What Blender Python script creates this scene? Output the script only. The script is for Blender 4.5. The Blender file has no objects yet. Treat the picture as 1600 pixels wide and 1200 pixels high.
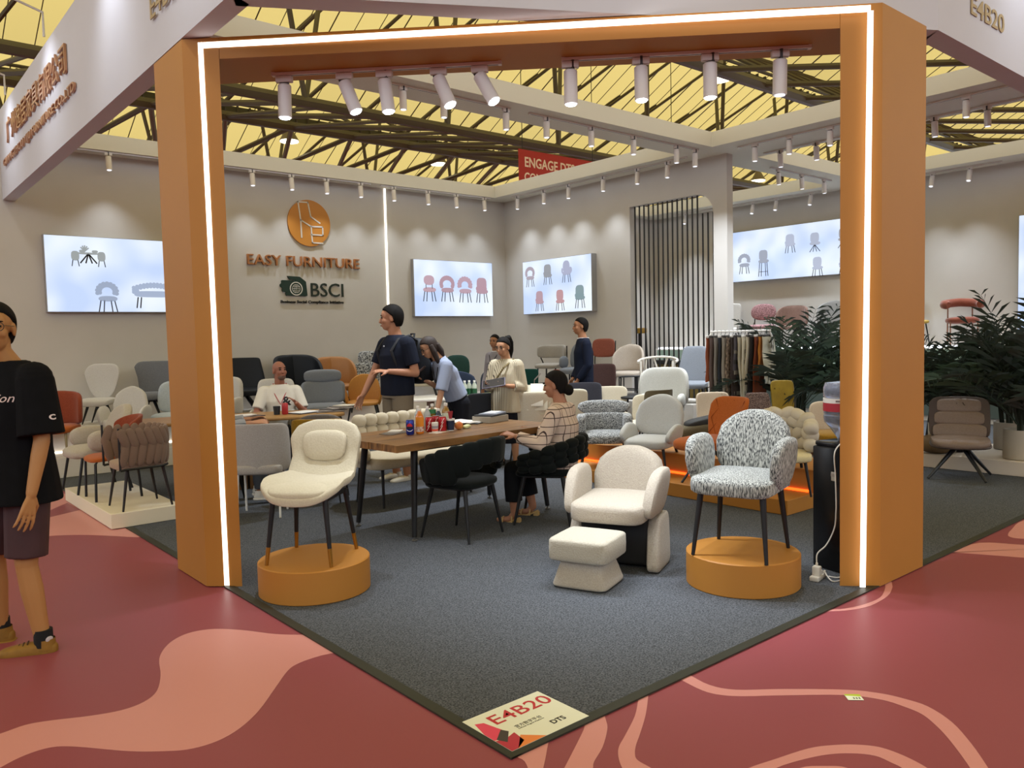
import bpy, bmesh, math, random
from math import sin, cos, pi, radians, sqrt
from mathutils import Vector, Matrix, Quaternion
random.seed(7)
S = bpy.context.scene
C = S.collection
# ---------------------------------------------------------------- camera, sky, exposure
cam_d = bpy.data.cameras.new('camera'); cam = bpy.data.objects.new('camera', cam_d); C.objects.link(cam)
cam_d.sensor_width = 36.0; cam_d.lens = 28.107; cam_d.clip_start = 0.05; cam_d.clip_end = 300
def _cam():
    pt, ro, yaw = 0.05866775, -0.02322544, 0.86882972
    fw = Vector((cos(yaw)*cos(pt), sin(yaw)*cos(pt), -sin(pt)))
    r = Vector((sin(yaw), -cos(yaw), 0)); u = r.cross(fw)
    r2 = cos(ro)*r+sin(ro)*u; u2 = -sin(ro)*r+cos(ro)*u
    m = Matrix((r2, u2, -fw)).transposed().to_4x4(); m.translation = Vector((-1.77816, -2.15068, 1.5))
    cam.matrix_world = m
_cam(); S.camera = cam
W = bpy.data.worlds.new('world'); S.world = W; W.use_nodes = True
bg = W.node_tree.nodes['Background']; bg.inputs[0].default_value = (0.86, 0.92, 1.0, 1); bg.inputs[1].default_value = 2.9
S.view_settings.view_transform = 'Standard'; S.view_settings.look = 'None'; S.view_settings.gamma = 1.0
S.view_settings.use_curve_mapping = False; S.view_settings.exposure = 0.0
SPOT_ARCH, SPOT_WALL, SPOT_FASCIA = 112.0, 185.0, 25.0
SPOTCOL = (0.80, 0.89, 1.0)
# ---------------------------------------------------------------- materials
MC = {}
def hexc(h):
    h = h.lstrip('#'); o = []
    for i in (0, 2, 4):
        v = int(h[i:i+2], 16)/255; o.append(v/12.92 if v <= .04045 else ((v+.055)/1.055)**2.4)
    return tuple(o)
def mat(key, col, rough=.6, metal=0.0, n=0, c2=None, nmix=.5, bump=0, stretch=(1, 1, 1), emit=0, trans=0, coat=0, spec=.5, ior=1.45, sheen=0, det=3):
    if key in MC: return MC[key]
    m = bpy.data.materials.new(key); m.use_nodes = True; nt = m.node_tree; b = nt.nodes['Principled BSDF']
    col = hexc(col) if isinstance(col, str) else col
    b.inputs['Base Color'].default_value = (*col, 1); b.inputs['Roughness'].default_value = rough; b.inputs['Metallic'].default_value = metal
    b.inputs['Specular IOR Level'].default_value = spec; b.inputs['IOR'].default_value = ior
    if trans: b.inputs['Transmission Weight'].default_value = trans
    if coat: b.inputs['Coat Weight'].default_value = coat
    if sheen: b.inputs['Sheen Weight'].default_value = sheen; b.inputs['Sheen Roughness'].default_value = .4
    if emit:
        b.inputs['Emission Color'].default_value = (*col, 1); b.inputs['Emission Strength'].default_value = emit
    if n:
        tc = nt.nodes.new('ShaderNodeTexCoord'); mp = nt.nodes.new('ShaderNodeMapping'); mp.inputs['Scale'].default_value = stretch
        nz = nt.nodes.new('ShaderNodeTexNoise'); nz.inputs['Scale'].default_value = n; nz.inputs['Detail'].default_value = det
        nt.links.new(tc.outputs['Object'], mp.inputs[0]); nt.links.new(mp.outputs[0], nz.inputs['Vector'])
        if c2:
            c2 = hexc(c2) if isinstance(c2, str) else c2
            rp = nt.nodes.new('ShaderNodeValToRGB'); rp.color_ramp.elements[0].color = (*col, 1); rp.color_ramp.elements[1].color = (*c2, 1)
            rp.color_ramp.elements[0].position = .5-nmix/2; rp.color_ramp.elements[1].position = .5+nmix/2
            nt.links.new(nz.outputs[0], rp.inputs[0]); nt.links.new(rp.outputs[0], b.inputs['Base Color'])
        if bump:
            bp = nt.nodes.new('ShaderNodeBump'); bp.inputs['Strength'].default_value = bump; bp.inputs['Distance'].default_value = .004
            nt.links.new(nz.outputs[0], bp.inputs['Height']); nt.links.new(bp.outputs[0], b.inputs['Normal'])
    MC[key] = m; return m
def fab(col, c2=None, n=160, bump=.25, nmix=.3, rough=.95, sheen=0.15, stretch=(1, 1, 1)):
    return mat(f'fabric_{col}_{c2}_{n}_{stretch[2]}', col, rough, n=n, c2=c2, bump=bump, nmix=nmix, sheen=sheen, spec=.2, stretch=stretch)
def plain(col, rough=.6, **k): return mat(f'paint_{col}_{rough}_{k.get("metal",0)}_{k.get("emit",0)}', col, rough, **k)
BLACK = plain('#141416', .45); WHITEP = plain('#e4e2de', .5); TRACK = plain('#ded8d4', .4); GOLD = plain('#a87a32', .3, metal=.8)
WALL = mat('white_wall_paint', '#c9c4be', .8, n=3, c2='#c4bfb9', nmix=.6); ORANGE = mat('orange_paint', '#b1772f', .55, n=2.5, c2='#ab722c', nmix=.7)
CREAMP = plain('#ded6c8', .6)
# ---------------------------------------------------------------- mesh helpers
class MB:
    def __init__(s): s.v = []; s.f = []; s.m = None
    def add(s, vs, fs):
        o = len(s.v); s.v += [tuple(v) for v in vs]; s.f += [tuple(i+o for i in f) for f in fs]; return s
    def box(s, c, d, rz=0, M=None, bev=0):
        x, y, z = d[0]/2, d[1]/2, d[2]/2
        if bev:
            bm = bmesh.new(); bmesh.ops.create_cube(bm, size=1)
            for v in bm.verts: v.co = Vector((v.co.x*d[0], v.co.y*d[1], v.co.z*d[2]))
            bmesh.ops.bevel(bm, geom=bm.edges[:]+bm.verts[:], offset=bev, segments=2, affect='EDGES', profile=.5)
            vs = [v.co.copy() for v in bm.verts]; bm.verts.index_update(); fs = [[v.index for v in f.verts] for f in bm.faces]; bm.free()
        else:
            vs = [Vector((a*x, b*y, e*z)) for e in (-1, 1) for b in (-1, 1) for a in (-1, 1)]
            fs = [(0, 2, 3, 1), (4, 5, 7, 6), (0, 1, 5, 4), (2, 6, 7, 3), (0, 4, 6, 2), (1, 3, 7, 5)]
        T = Matrix.Translation(Vector(c)) @ Matrix.Rotation(rz, 4, 'Z')
        if M is not None: T = Matrix.Translation(Vector(c)) @ M
        return s.add([T @ v for v in vs], fs)
    def tube(s, pts, r, r2=None, n=8, cap=True, ell=None):
        pts = [Vector(p) for p in pts]; k = len(pts); vs = []; fs = []
        rs = r if isinstance(r, (list, tuple)) else [r+(r2-r)*i/(k-1) if r2 is not None else r for i in range(k)]
        up = None
        for i, p in enumerate(pts):
            t = (pts[min(i+1, k-1)]-pts[max(i-1, 0)]).normalized()
            if up is None: up = Vector((0, 0, 1)) if abs(t.z) < .9 else Vector((0, 1, 0))
            a = t.cross(up).normalized(); b = a.cross(t).normalized(); up = b
            for j in range(n):
                w = 2*pi*j/n; ra = rs[i]
                e = ell[i] if ell else (1, 1)
                vs.append(p+a*cos(w)*ra*e[0]+b*sin(w)*ra*e[1])
        for i in range(k-1):
            for j in range(n): fs.append((i*n+j, i*n+(j+1) % n, (i+1)*n+(j+1) % n, (i+1)*n+j))
        if cap: fs.append(tuple(range(n))[::-1]); fs.append(tuple((k-1)*n+j for j in range(n)))
        return s.add(vs, fs)
    def prism(s, poly, z0, z1, M=None):
        n = len(poly); vs = [Vector((x, y, z0)) for x, y in poly]+[Vector((x, y, z1)) for x, y in poly]
        if M is not None: vs = [M @ v for v in vs]
        fs = [tuple(range(n))[::-1], tuple(range(n, 2*n))]+[(i, (i+1) % n, n+(i+1) % n, n+i) for i in range(n)]
        return s.add(vs, fs)
    def lathe(s, prof, c=(0, 0, 0), n=24):
        vs = []; fs = []; k = len(prof)
        for r, z in prof:
            for j in range(n): vs.append((c[0]+r*cos(2*pi*j/n), c[1]+r*sin(2*pi*j/n), c[2]+z))
        for i in range(k-1):
            for j in range(n): fs.append((i*n+j, i*n+(j+1) % n, (i+1)*n+(j+1) % n, (i+1)*n+j))
        fs.append(tuple(range(n))[::-1]); fs.append(tuple((k-1)*n+j for j in range(n)))
        return s.add(vs, fs)
    def pad(s, w, h, t, fn, ec=.5, ev=.4, prof=None, nu=20, nv=12):
        # superellipsoid cushion: x across, y thickness, zn up; fn maps (x, y, z, zn) to a point
        vs = []; fs = []
        pw = lambda a, e: math.copysign(abs(a)**e, a)
        for i in range(nv+1):
            a = -pi/2+pi*i/nv; a = max(-pi/2+.02, min(pi/2-.02, a))
            zn = pw(sin(a), ev); ww = cos(a)**ev; q = prof(zn) if prof else 1
            for j in range(nu):
                b = 2*pi*j/nu
                vs.append(fn(w/2*ww*q*pw(cos(b), ec), t/2*ww*pw(sin(b), ec), zn*h/2, zn))
        for i in range(nv):
            for j in range(nu): fs.append((i*nu+j, i*nu+(j+1) % nu, (i+1)*nu+(j+1) % nu, (i+1)*nu+j))
        fs.append(tuple(range(nu))[::-1]); fs.append(tuple(nv*nu+j for j in range(nu)))
        return s.add(vs, fs)
    def ball(s, c, r, n=12, m=8, M=None):
        r = r if isinstance(r, (tuple, list)) else (r, r, r); vs = []; fs = []
        for i in range(m+1):
            a = -pi/2+pi*i/m; a = max(-pi/2+.05, min(pi/2-.05, a))
            for j in range(n):
                b = 2*pi*j/n; p = Vector((r[0]*cos(a)*cos(b), r[1]*cos(a)*sin(b), r[2]*sin(a)))
                vs.append((M @ p if M is not None else p)+Vector(c))
        for i in range(m):
            for j in range(n): fs.append((i*n+j, i*n+(j+1) % n, (i+1)*n+(j+1) % n, (i+1)*n+j))
        fs.append(tuple(range(n))[::-1]); fs.append(tuple(m*n+j for j in range(n)))
        return s.add(vs, fs)
    def mesh(s, name, material, smooth=True):
        me = bpy.data.meshes.new(name); me.from_pydata([tuple(v) for v in s.v], [], s.f); me.update()
        if smooth:
            me.polygons.foreach_set('use_smooth', [True]*len(me.polygons))
            try: me.set_sharp_from_angle(angle=radians(40))
            except Exception: pass
        if material: me.materials.append(material)
        return me
    def build(s, name, material, parent=None, smooth=True):
        o = bpy.data.objects.new(name, s.mesh(name, material, smooth)); C.objects.link(o)
        if parent: o.parent = parent
        return o
def tag(o, label=None, cat=None, group=None, kind=None):
    if label: o['label'] = label
    if cat: o['category'] = cat
    if group: o['group'] = group
    if kind: o['kind'] = kind
    return o
def thing(name, label, cat, loc=(0, 0, 0), rz=0, group=None):
    o = bpy.data.objects.new(name, None); o.empty_display_size = .1; C.objects.link(o)
    o.location = loc; o.rotation_euler = (0, 0, rz); return tag(o, label, cat, group)
def inst(me, name, parent, M):
    o = bpy.data.objects.new(name, me); C.objects.link(o); o.parent = parent; o.matrix_local = M; return o
def text_mesh(body, font_h, width, extr, name, material, parent, M, align='CENTER', bold=0.0, wfix=True):
    cu = bpy.data.curves.new('lettering', 'FONT'); cu.body = body; cu.size = 1; cu.extrude = .5; cu.align_x = 'LEFT'; cu.offset = bold
    cu.resolution_u = 3
    o = bpy.data.objects.new('lettering', cu); C.objects.link(o)
    dg = bpy.context.evaluated_depsgraph_get(); me = bpy.data.meshes.new_from_object(o.evaluated_get(dg))
    bpy.data.objects.remove(o); bpy.data.curves.remove(cu)
    xs = [v.co.x for v in me.vertices]; ys = [v.co.y for v in me.vertices]
    x0, x1, y0, y1 = min(xs), max(xs), min(ys), max(ys); sx = width/(x1-x0); sy = font_h/(y1-y0)
    for v in me.vertices:
        v.co = Vector(((v.co.x-(x0+x1)/2)*sx, (v.co.y-(y0+y1)/2)*sy, v.co.z*extr))
    me.name = name; me.materials.clear(); me.materials.append(material)
    o = bpy.data.objects.new(name, me); C.objects.link(o)
    if parent: o.parent = parent
    o.matrix_local = M; return o
def frame(origin, xdir, ydir):
    x = Vector(xdir).normalized(); y = Vector(ydir).normalized(); z = x.cross(y)
    m = Matrix((x, y, z)).transposed().to_4x4(); m.translation = Vector(origin); return m
def smooth_prof(pts):
    def f(z):
        for (a, b), (c, d) in zip(pts, pts[1:]):
            if z <= c:
                t = max(0, min(1, (z-a)/(c-a))); t = t*t*(3-2*t); return b+(d-b)*t
        return pts[-1][1]
    return f
# ---------------------------------------------------------------- hall: floor, roof, walls
def struct(name, mb, m, smooth=False, parent=None):
    o = mb.build(name, m, parent, smooth)
    if not parent: o['kind'] = 'structure'
    return o
RED = mat('red_vinyl_floor', '#8e444d', .42, n=1.2, c2='#88414a', nmix=.8, bump=.0, spec=.4)
PINK = mat('pink_vinyl_floor', '#cc8b87', .42, n=1.2, c2='#c78783', nmix=.8, spec=.4)
hall = struct('floor', MB().box((12, 14, -.05), (60, 70, .1)), RED)
BANDS = dict(
B1=[(-1.491,1.474),(-1.366,1.479),(-1.277,1.494),(-1.193,1.466),(-1.067,1.401),(-.955,1.365),(-.863,1.382),(-.79,1.455),(-.725,1.62),(-.672,1.819),(-.605,1.951),(-.525,2.038),(-.433,2.073),(-.33,2.037),(-.225,1.911),(-.125,1.74),(-.02,1.627),(.097,1.539),(.131,1.272),(.003,1.295),(-.087,1.316),(-.197,1.306),(-.275,1.261),(-.395,1.127),(-.533,.971),(-.651,.875),(-.753,.835),(-.845,.843),(-.922,.89),(-1.029,.989),(-1.164,1.158),(-1.238,1.22),(-1.321,1.221),(-1.407,1.181),(-1.529,1.101)],
B2=[(-1.6,4.3),(-1.174,4.611),(-.921,4.784),(-.722,5.004),(-.557,5.064),(-.358,4.92),(-.213,4.742),(.005,4.491),(.021,5.195),(-.059,7.128),(-.225,7.407),(-.644,6.836),(-.992,6.42),(-1.7,5.9)],
B3=[(1.003,.034),(1.008,-.015),(.988,-.137),(1.03,-.239),(1.18,-.371),(1.361,-.55),(1.428,-.659),(1.45,-.746),(1.449,-.84),(1.383,-.954),(1.265,-1.065),(1.136,-1.164),(1.039,-1.233),(.994,-1.191),(1.092,-1.123),(1.204,-1.031),(1.293,-.947),(1.364,-.857),(1.381,-.777),(1.374,-.684),(1.307,-.567),(1.128,-.403),(1.007,-.301),(.945,-.228),(.923,-.148),(.944,-.013),(.969,.066)],
B4=[(.42,-.605),(.546,-.62),(.657,-.648),(.81,-.689),(.894,-.735),(.96,-.791),(1.004,-.857),(1.008,-.94),(.986,-1.026),(.948,-1.091),(.885,-1.033),(.924,-.969),(.931,-.933),(.935,-.872),(.89,-.808),(.821,-.756),(.73,-.716),(.615,-.683),(.496,-.675)],
B4b=[(.566,-.74),(.674,-.738),(.744,-.788),(.788,-.843),(.758,-.916)],
B5a=[(.012,-.004),(.113,.019),(.18,.006),(.119,-.057),(.025,-.139),(-.025,-.173),(-.043,-.156),(.005,-.064)],
B5b=[(.373,-.009),(.317,-.047),(.206,-.114),(.079,-.189),(.026,-.22),(.104,-.291),(.152,-.256),(.185,-.23),(.279,-.182),(.383,-.108),(.429,-.061),(.466,-.001)],
B5c=[(.724,.033),(.66,-.022),(.546,-.104),(.404,-.18),(.324,-.221),(.273,-.264),(.226,-.324),(.201,-.384),(.288,-.464),(.298,-.392),(.303,-.327),(.332,-.29),(.38,-.254),(.452,-.211),(.585,-.126),(.722,-.024),(.779,.023)],
B6=[(2.942,-.016),(2.859,-.064),(2.792,-.091),(2.649,-.13),(2.429,-.139),(2.283,-.093),(2.194,-.032),(2.174,-.002),(2.231,-.026),(2.286,-.064),(2.421,-.104),(2.601,-.112),(2.787,-.055),(2.895,-.003)],
B7=[(3.837,-.026),(4.204,-.052),(4.351,-.281),(4.504,-.476),(4.6,-.75),(4.25,-.9),(4.076,-.591),(4.009,-.386),(3.841,-.044)],
B8=[(5.13,-.041),(4.741,-.078),(4.591,-.106),(4.531,-.132),(4.508,-.173),(4.53,-.226),(4.626,-.315),(4.825,-.389),(5.334,-.251)])
def closed_smooth(p, n=4):
    o = []; k = len(p)
    for i in range(k):
        a, b, c, d = [Vector(p[(i+j) % k]).to_2d() for j in (-1, 0, 1, 2)]
        for q in range(n):
            t = q/n; o.append(tuple(.5*((2*b)+(c-a)*t+(2*a-5*b+4*c-d)*t*t+(3*b-a-3*c+d)*t**3)))
    return o
for key, poly in BANDS.items():
    MB().prism(closed_smooth(poly), .0004, .0012).build('floor_band', PINK, hall, False)
MB().prism([(-.415,5.857),(-.128,6.009),(-.141,6.475),(-.358,6.172),(-.59,6.148),(-.637,5.841)], .0013, .0018).build('floor_band_accent', RED, hall, False)
CARP = mat('grey_needle_carpet', '#303236', .95, n=130, c2='#626469', nmix=.34, bump=.5, spec=.1, det=8)
cp = thing('carpet', 'dark grey needle-felt carpet covering the stand floor, edged with black tape', 'carpet')
MB().box((6.2, 4.7, .003), (12.4, 9.4, .006)).build('carpet_field', CARP, cp, False)
TAPE = plain('#26281f', .5)
MB().box((6.2, .0, .0057), (12.44, .05, .0072)).build('edge_tape', TAPE, cp, False)
MB().box((0, 4.7, .0055), (.05, 9.45, .007)).build('edge_tape', TAPE, cp, False)
# roof membrane on pitched bays, lit through by the daylight outside
mem = bpy.data.materials.new('yellow_roof_membrane'); mem.use_nodes = True; nt = mem.node_tree
for nd in list(nt.nodes): nt.nodes.remove(nd)
out = nt.nodes.new('ShaderNodeOutputMaterial'); tr = nt.nodes.new('ShaderNodeBsdfTranslucent'); tr.inputs[0].default_value = (.37, .267, .084, 1)
nt.links.new(tr.outputs[0], out.inputs[0])
STEEL = mat('dark_truss_steel', '#5f5845', .55, n=1.5, c2='#4d4838', nmix=.6)
STEELB = plain('#6b6042', .55)
X0, X1 = -18, 56
P0 = 12.3; YV = [23.8+P0*k for k in range(-3, 3)]; ZV, ZR = 9.2, 13.0
k = 0
for yv in YV:
    for sgn in (-1, 1):
        yr = yv+sgn*P0/2
        mb = MB(); mb.add([(X0, yv, ZV+.5), (X1, yv, ZV+.5), (X1, yr, ZR), (X0, yr, ZR)], [(0, 1, 2, 3)])
        struct('ceiling' if k == 0 else f'ceiling.{k:03d}', mb, mem); k += 1
GREYH = plain('#6d6f66', .8)
for n_, c_, d_ in (('wall_north', (19, YV[-1]+P0/2, 7), (74, .2, 14)), ('wall_south', (19, YV[0]-P0/2, 2.9), (74, .2, 5.8)), ('wall_west', (X0, 17.65, 2.5), (.2, 74, 5.0)), ('wall_east', (X1, 17.65, 7), (.2, 74, 14))):  # unseen; south and west kept low so side sky fills the stand
    struct(n_, MB().box(c_, d_), GREYH)
SEG = MB().tube([(0, 0, -.5), (0, 0, .5)], 1, n=6, cap=False).mesh('web_member', STEEL)
SEGB = SEG.copy(); SEGB.materials.clear(); SEGB.materials.append(STEELB)
def member(parent, a, b, r, name='web_member', me=None):
    a, b = Vector(a), Vector(b); d = b-a
    q = d.to_track_quat('Z', 'Y').to_matrix().to_4x4(); M = Matrix.Translation((a+b)/2) @ q @ Matrix.Diagonal((r, r, d.length, 1))
    return inst(me or SEG, name, parent, M)
STEP = 2.3
for ti, yv in enumerate(YV[2:5]):
    t = thing('roof_truss', ['dark steel tube truss with gutter girder crossing directly over the stand', 'dark steel tube truss with gutter girder beyond the logo wall', 'farthest dark steel tube truss under the yellow roof'][ti], 'truss', (0, 0, 0), 0, 'roof trusses')
    yl = yv-P0/2; yh = yv+P0/2; zl, zh = 7.8, 11.4
    member(t, (X0, yl, zl), (X1, yl, zl), .15, 'bottom_chord'); member(t, (X0, yv, ZV-.35), (X1, yv, ZV-.35), .17, 'valley_chord')
    member(t, (X0, yv+.25, ZV+.17), (X1, yv+.25, ZV+.17), .05, 'gutter_rail')
    MB().box(((X0+X1)/2, yv+.5, ZV+.05), (X1-X0, .05, .18)).build('gutter_panel', plain('#5a563f', .7), t, False)
    g = MB()
    x = X0
    while x < X1: g.box((x, yv+.42, ZV+.05), (.05, .08, .20)); x += .42
    o = g.build('gutter_rib', STEEL, t, False); o['kind'] = 'stuff'
    x = 1.4; i = 0
    while x < 46:
        B = (x, yv, ZV-.35); U = (x, yv, ZV+.1)
        member(t, B, (x+STEP*.9, yl, zl), .085)
        if ti:
            member(t, B, (x-STEP*.9, yh, zl), .085, 'diagonal_strut'); member(t, B, (x+STEP*.9, yh, zl), .085, 'diagonal_strut', SEGB)
            member(t, U, (x+STEP*.7, yv-3.2, ZV+.5+3.2/6.15*(ZR-ZV-.5)), .065, 'roof_strut')
        member(t, U, (x-STEP*.5, yv+2.8, ZV+.5+2.8/6.15*(ZR-ZV-.5)), .065, 'roof_strut')
        if i % 2 == 0: member(t, (x+STEP*.9, yl, zl), (x+STEP*1.5, yl+1.2, ZR-.6), .075, 'roof_strut'); member(t, (x+STEP*.9, yl, zl), (x+STEP*.3, yl-1.2, ZR-.6), .075, 'roof_strut')
        member(t, (x, yv, ZV+.45), (x, yl, ZR-.06), .022, 'roof_purlin'); member(t, (x, yv, ZV+.45), (x, yh, ZR-.06), .022, 'roof_purlin')
        for q in (.33, .66): member(t, (x+STEP*q, yv, ZV+.45), (x+STEP*q, yl, ZR-.06), .014, 'roof_purlin'); member(t, (x+STEP*q, yv, ZV+.45), (x+STEP*q, yh, ZR-.06), .014, 'roof_purlin')
        if ti == 1: member(t, U, (x+STEP*1.1, yl+.6, ZR-.4), .06, 'roof_strut'); member(t, B, (x+STEP*.2, yl, zl), .06, 'web_member')
        x += STEP; i += 1
def hall_lamp(x, y, z, lab):
    t = thing('hall_lamp', lab, 'lamp', (x, y, z), 0, 'high bay hall lamps')
    MB().lathe([(.03, .9), (.1, .75), (.14, .5), (.36, .12), (.36, .1)], n=16).build('lamp_shade', plain('#7d745f', .5), t)
    MB().lathe([(.34, .06), (.34, .1)], n=16).build('lamp_lens', plain('#fff6d8', .5, emit=4.0), t)
    MB().tube([(0, 0, .85), (0, 0, 5.0)], .015, n=5).build('lamp_cord', BLACK, t)
hall_lamp(11.7, 26.4, 8.94, 'pendant hall lamp seen just above the logo wall on the left'); hall_lamp(18.6, 26.5, 8.94, 'pendant hall lamp above the corner of the stand walls')
hall_lamp(18.8, 12.3, 8.94, 'large pendant hall lamp behind the right arch spotlights'); hall_lamp(34, 20.7, 8.94, 'far pendant hall lamp in the gap right of the slatted wall'); hall_lamp(24, 18.2, 8.2, 'pendant hall lamp peeking behind the middle ceiling beam')
# ---------------------------------------------------------------- stand walls
YW, XW, X2 = 9.4, 7.9, 12.2
struct('wall_back', MB().box((5.6, YW+.06, 2.11), (13.4, .12, 4.22)), WALL)
# slatted-opening wall: solid from the corner, frame round the opening
yo0, yo1, zo = 4.76, 6.33, 3.5
w = MB()
M = frame((XW, 0, 0), (0, 1, 0), (0, 0, 1))
def wpoly(pts): w.prism(pts, 0, .14, M)
wpoly([(yo1, .0065), (YW, .0065), (YW, 4.1), (yo1, 4.1)]); wpoly([(4.53, .0065), (yo0, .0065), (yo0, 4.1), (4.53, 4.1)])
arc = [(yo0+.3-.3*cos(a*pi/2/8), zo-.3+.3*sin(a*pi/2/8)) for a in range(9)]
wpoly([(yo0, 4.1), (yo0, zo-.3)]+arc[1:]+[(yo1, zo), (yo1, 4.1)])
struct('wall_right', w, WALL)
for i in range(17):
    y = yo1-.05-i*(yo1-yo0-.1)/16
    o = MB().box((XW+.07, y, 1.78), (.018, .018, 3.5 if y > yo0+.3 else 3.2)).build('slat', plain('#1c1a1a', .5), bpy.data.objects['wall_right'], False)
    if y <= yo0+.3: o.location.z -= .15
struct('wall_far', MB().box((X2+.06, 4.6, 2.11), (.12, 9.7, 4.22)), WALL)
# ceiling beams of the stand
BEAMT = mat('beam_white_paint', '#d6d2c6', .8)
def beam(i, x0, x1, y0, y1, z0=4.0, z1=4.2): struct(f'trim_{i}', MB().box(((x0+x1)/2, (y0+y1)/2, (z0+z1)/2), (x1-x0, y1-y0, z1-z0)), BEAMT)
beam(1, .05, 12.2, 9.08, 9.42); beam(2, 7.42, 8.5, 0.1, 9.08); beam(3, .05, 7.42, 4.43, 5.0); beam(4, 8.5, 11.6, 4.43, 5.0); beam(5, 11.6, 12.25, .1, 9.08)
# back display shelves
def shelf(name, lab, boxes, m, led=None):
    t = thing(name, lab, 'display platform')
    for i, (c0, c1) in enumerate(boxes):
        c = [(a+b)/2 for a, b in zip(c0, c1)]; d = [b-a for a, b in zip(c0, c1)]
        MB().box(c, d, bev=.004).build('step', m, t, False)
    if led:
        for (a, b, col, st) in led: MB().tube([a, b], .012 if st < 3.5 else .028, n=6).build('led_strip', plain(col, .5, emit=st), t)
    return t
WP = mat('white_plinth_laminate', '#d9d3cb', .6, n=2, c2='#d4cec6', nmix=.6)
shelf('wall_shelf', 'two-step white display shelf with a lit line along the logo wall', [((-.1, 8.14, .0065), (7.85, 8.62, .235)), ((-.1, 8.62, .0065), (7.85, 9.395, .53))], WP, [((-.05, 8.6, .25), (6.7, 8.6, .25), '#fff4e0', 2.5)])
shelf('wall_shelf', 'two-step white display shelf below the bar stools on the right wall', [((6.6, 4.5, .0065), (7.05, 8.13, .235)), ((7.05, 4.5, .0065), (7.89, 8.13, .53))], WP)
shelf('low_platform', 'low cream platform with three chairs left of the arch', [((-.13, 4.9, .008), (.43, 6.6, .13))], mat('cream_platform', '#e0d5bf', .6))
shelf('orange_platform', 'orange two-step platform with a glowing red strip behind the tweed chair', [((4.02, 1.3, .008), (4.46, 4.25, .13)), ((4.46, 1.3, .008), (5.1, 4.25, .32))], ORANGE, [((4.447, 1.36, .14), (4.447, 4.2, .14), '#ff5a18', 2.6)])
shelf('plant_platform', 'low beige platform carrying the potted palms on the right', [((7.08, .2, .008), (8.3, 4.2, .15))], mat('beige_plinth', '#cdbfae', .6))
sh = shelf('high_shelf', 'high white display counter along the far right wall', [((11.55, .2, .008), (12.19, 8.9, 1.17))], WP, [((11.6, .3, 1.185), (11.6, 8.8, 1.185), '#eef4ff', 3.6)])
MB().box((11.5, 4.5, 1.0), (.05, 8.5, .3)).build('glass_front', mat('pale_green_glass', '#9fb5a6', .15), sh, False)
MB().box((11.53, 4.5, .45), (.04, 8.6, .7)).build('recess_panel', plain('#4a5550', .6), sh, False)
t = thing('cabinet', 'brass-fronted low cabinet seen through the dark slats', 'cabinet', (10.9, 7.3, 0))
MB().box((0, 0, .45), (.5, 1.6, .9), bev=.01).build('body', plain('#7f6a35', .4), t); MB().box((0, 0, .94), (.56, 1.7, .08), bev=.01).build('worktop', plain('#23221f', .3), t)
for i in range(4): MB().box((-.26, -.6+.4*i, .45), (.02, .37, .8), bev=.004).build('door', plain('#8d763c', .4), t)
# ---------------------------------------------------------------- fascia with lettering
zf, zt = 3.317, 4.36
FW = mat('fascia_white_paint', '#c8c6cc', .7, n=2, c2='#c3c1c8', nmix=.6)
fa = thing('fascia', 'white overhead fascia with raised company lettering around the stand edge', 'fascia')
MB().prism([(-.1, 2.02), (.03, 2.1), (.03, 9.39), (-.1, 9.39)], zf, zt).build('fascia_panel', FW, fa, False)
MB().prism([(3.493, -.04), (3.64, .11), (-.02, 2.16), (-.1, 2.02)], zf, zt).build('fascia_panel', FW, fa, False)
MB().prism([(3.493, -.04), (12.19, -.04), (12.19, .11), (3.6, .11)], zf, zt).build('fascia_panel', FW, fa, False)
COP = plain('#b98a6c', .35, metal=.45)
GOLDT = plain('#a8916a', .5)
fl = lambda y, z: frame((-.115, y, z), (0, -1, 0), (0, 0, 1))
def txt(body, h, w, ext, m, parent, M, name='lettering', bold=0): return text_mesh(body, h, w, ext, name, m, parent, M, bold=bold)
txt('广州逸居家具有限公司', .27, 3.05, .02, COP, fa, fl(7.2, 4.0)); txt('GUANGZHOU YIJU FURNITURE CO.,LTD', .105, 3.65, .02, COP, fa, fl(7.22, 3.68), bold=.01)
txt('E4B20', .15, .62, .006, GOLDT, fa, fl(3.0, 3.65)); txt('E4B20', .125, .59, .004, GOLDT, fa, frame((4.28, -.045, 3.592), (1, 0, 0), (0, 0, 1)), bold=.012)
# ---------------------------------------------------------------- orange portal
ar = thing('portal_arch', 'large orange portal frame with a white light line standing across the stand corner', 'arch')
s0, s1 = 2.7, 3.33
MB().prism([(.06, 2.64), (-.1, 2.8), (-.1, 3.34), (.06, 3.27)], .006, 3.31).build('post', ORANGE, ar, False)
MB().prism([(2.625, .135), (2.78, -.03), (3.35, -.03), (3.25, .135)], .006, 3.31).build('post', ORANGE, ar, False)
MB().prism([(.062, 2.638), (2.623, .137), (3.248, .137), (.062, 3.268)], 3.185, 3.31).build('header', ORANGE, ar, False)
LED = plain('#fffaf0', .5, emit=2.2)
dg = Vector((1, -1, 0)).normalized(); nf = Vector((-1, -1, 0)).normalized()
def facebox(name, p0, p1, wid, m, parent, th=.008):
    a = Vector(p0); b = Vector(p1); d = (b-a); ln = d.length; d.normalize()
    M = frame((a+b)/2, d, d.cross(nf) if abs(d.z) > .5 else (0, 0, 1))
    return MB().box((0, 0, 0), (ln, wid, th), M=Matrix.Identity(4)).build(name, m, parent, False), M
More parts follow.
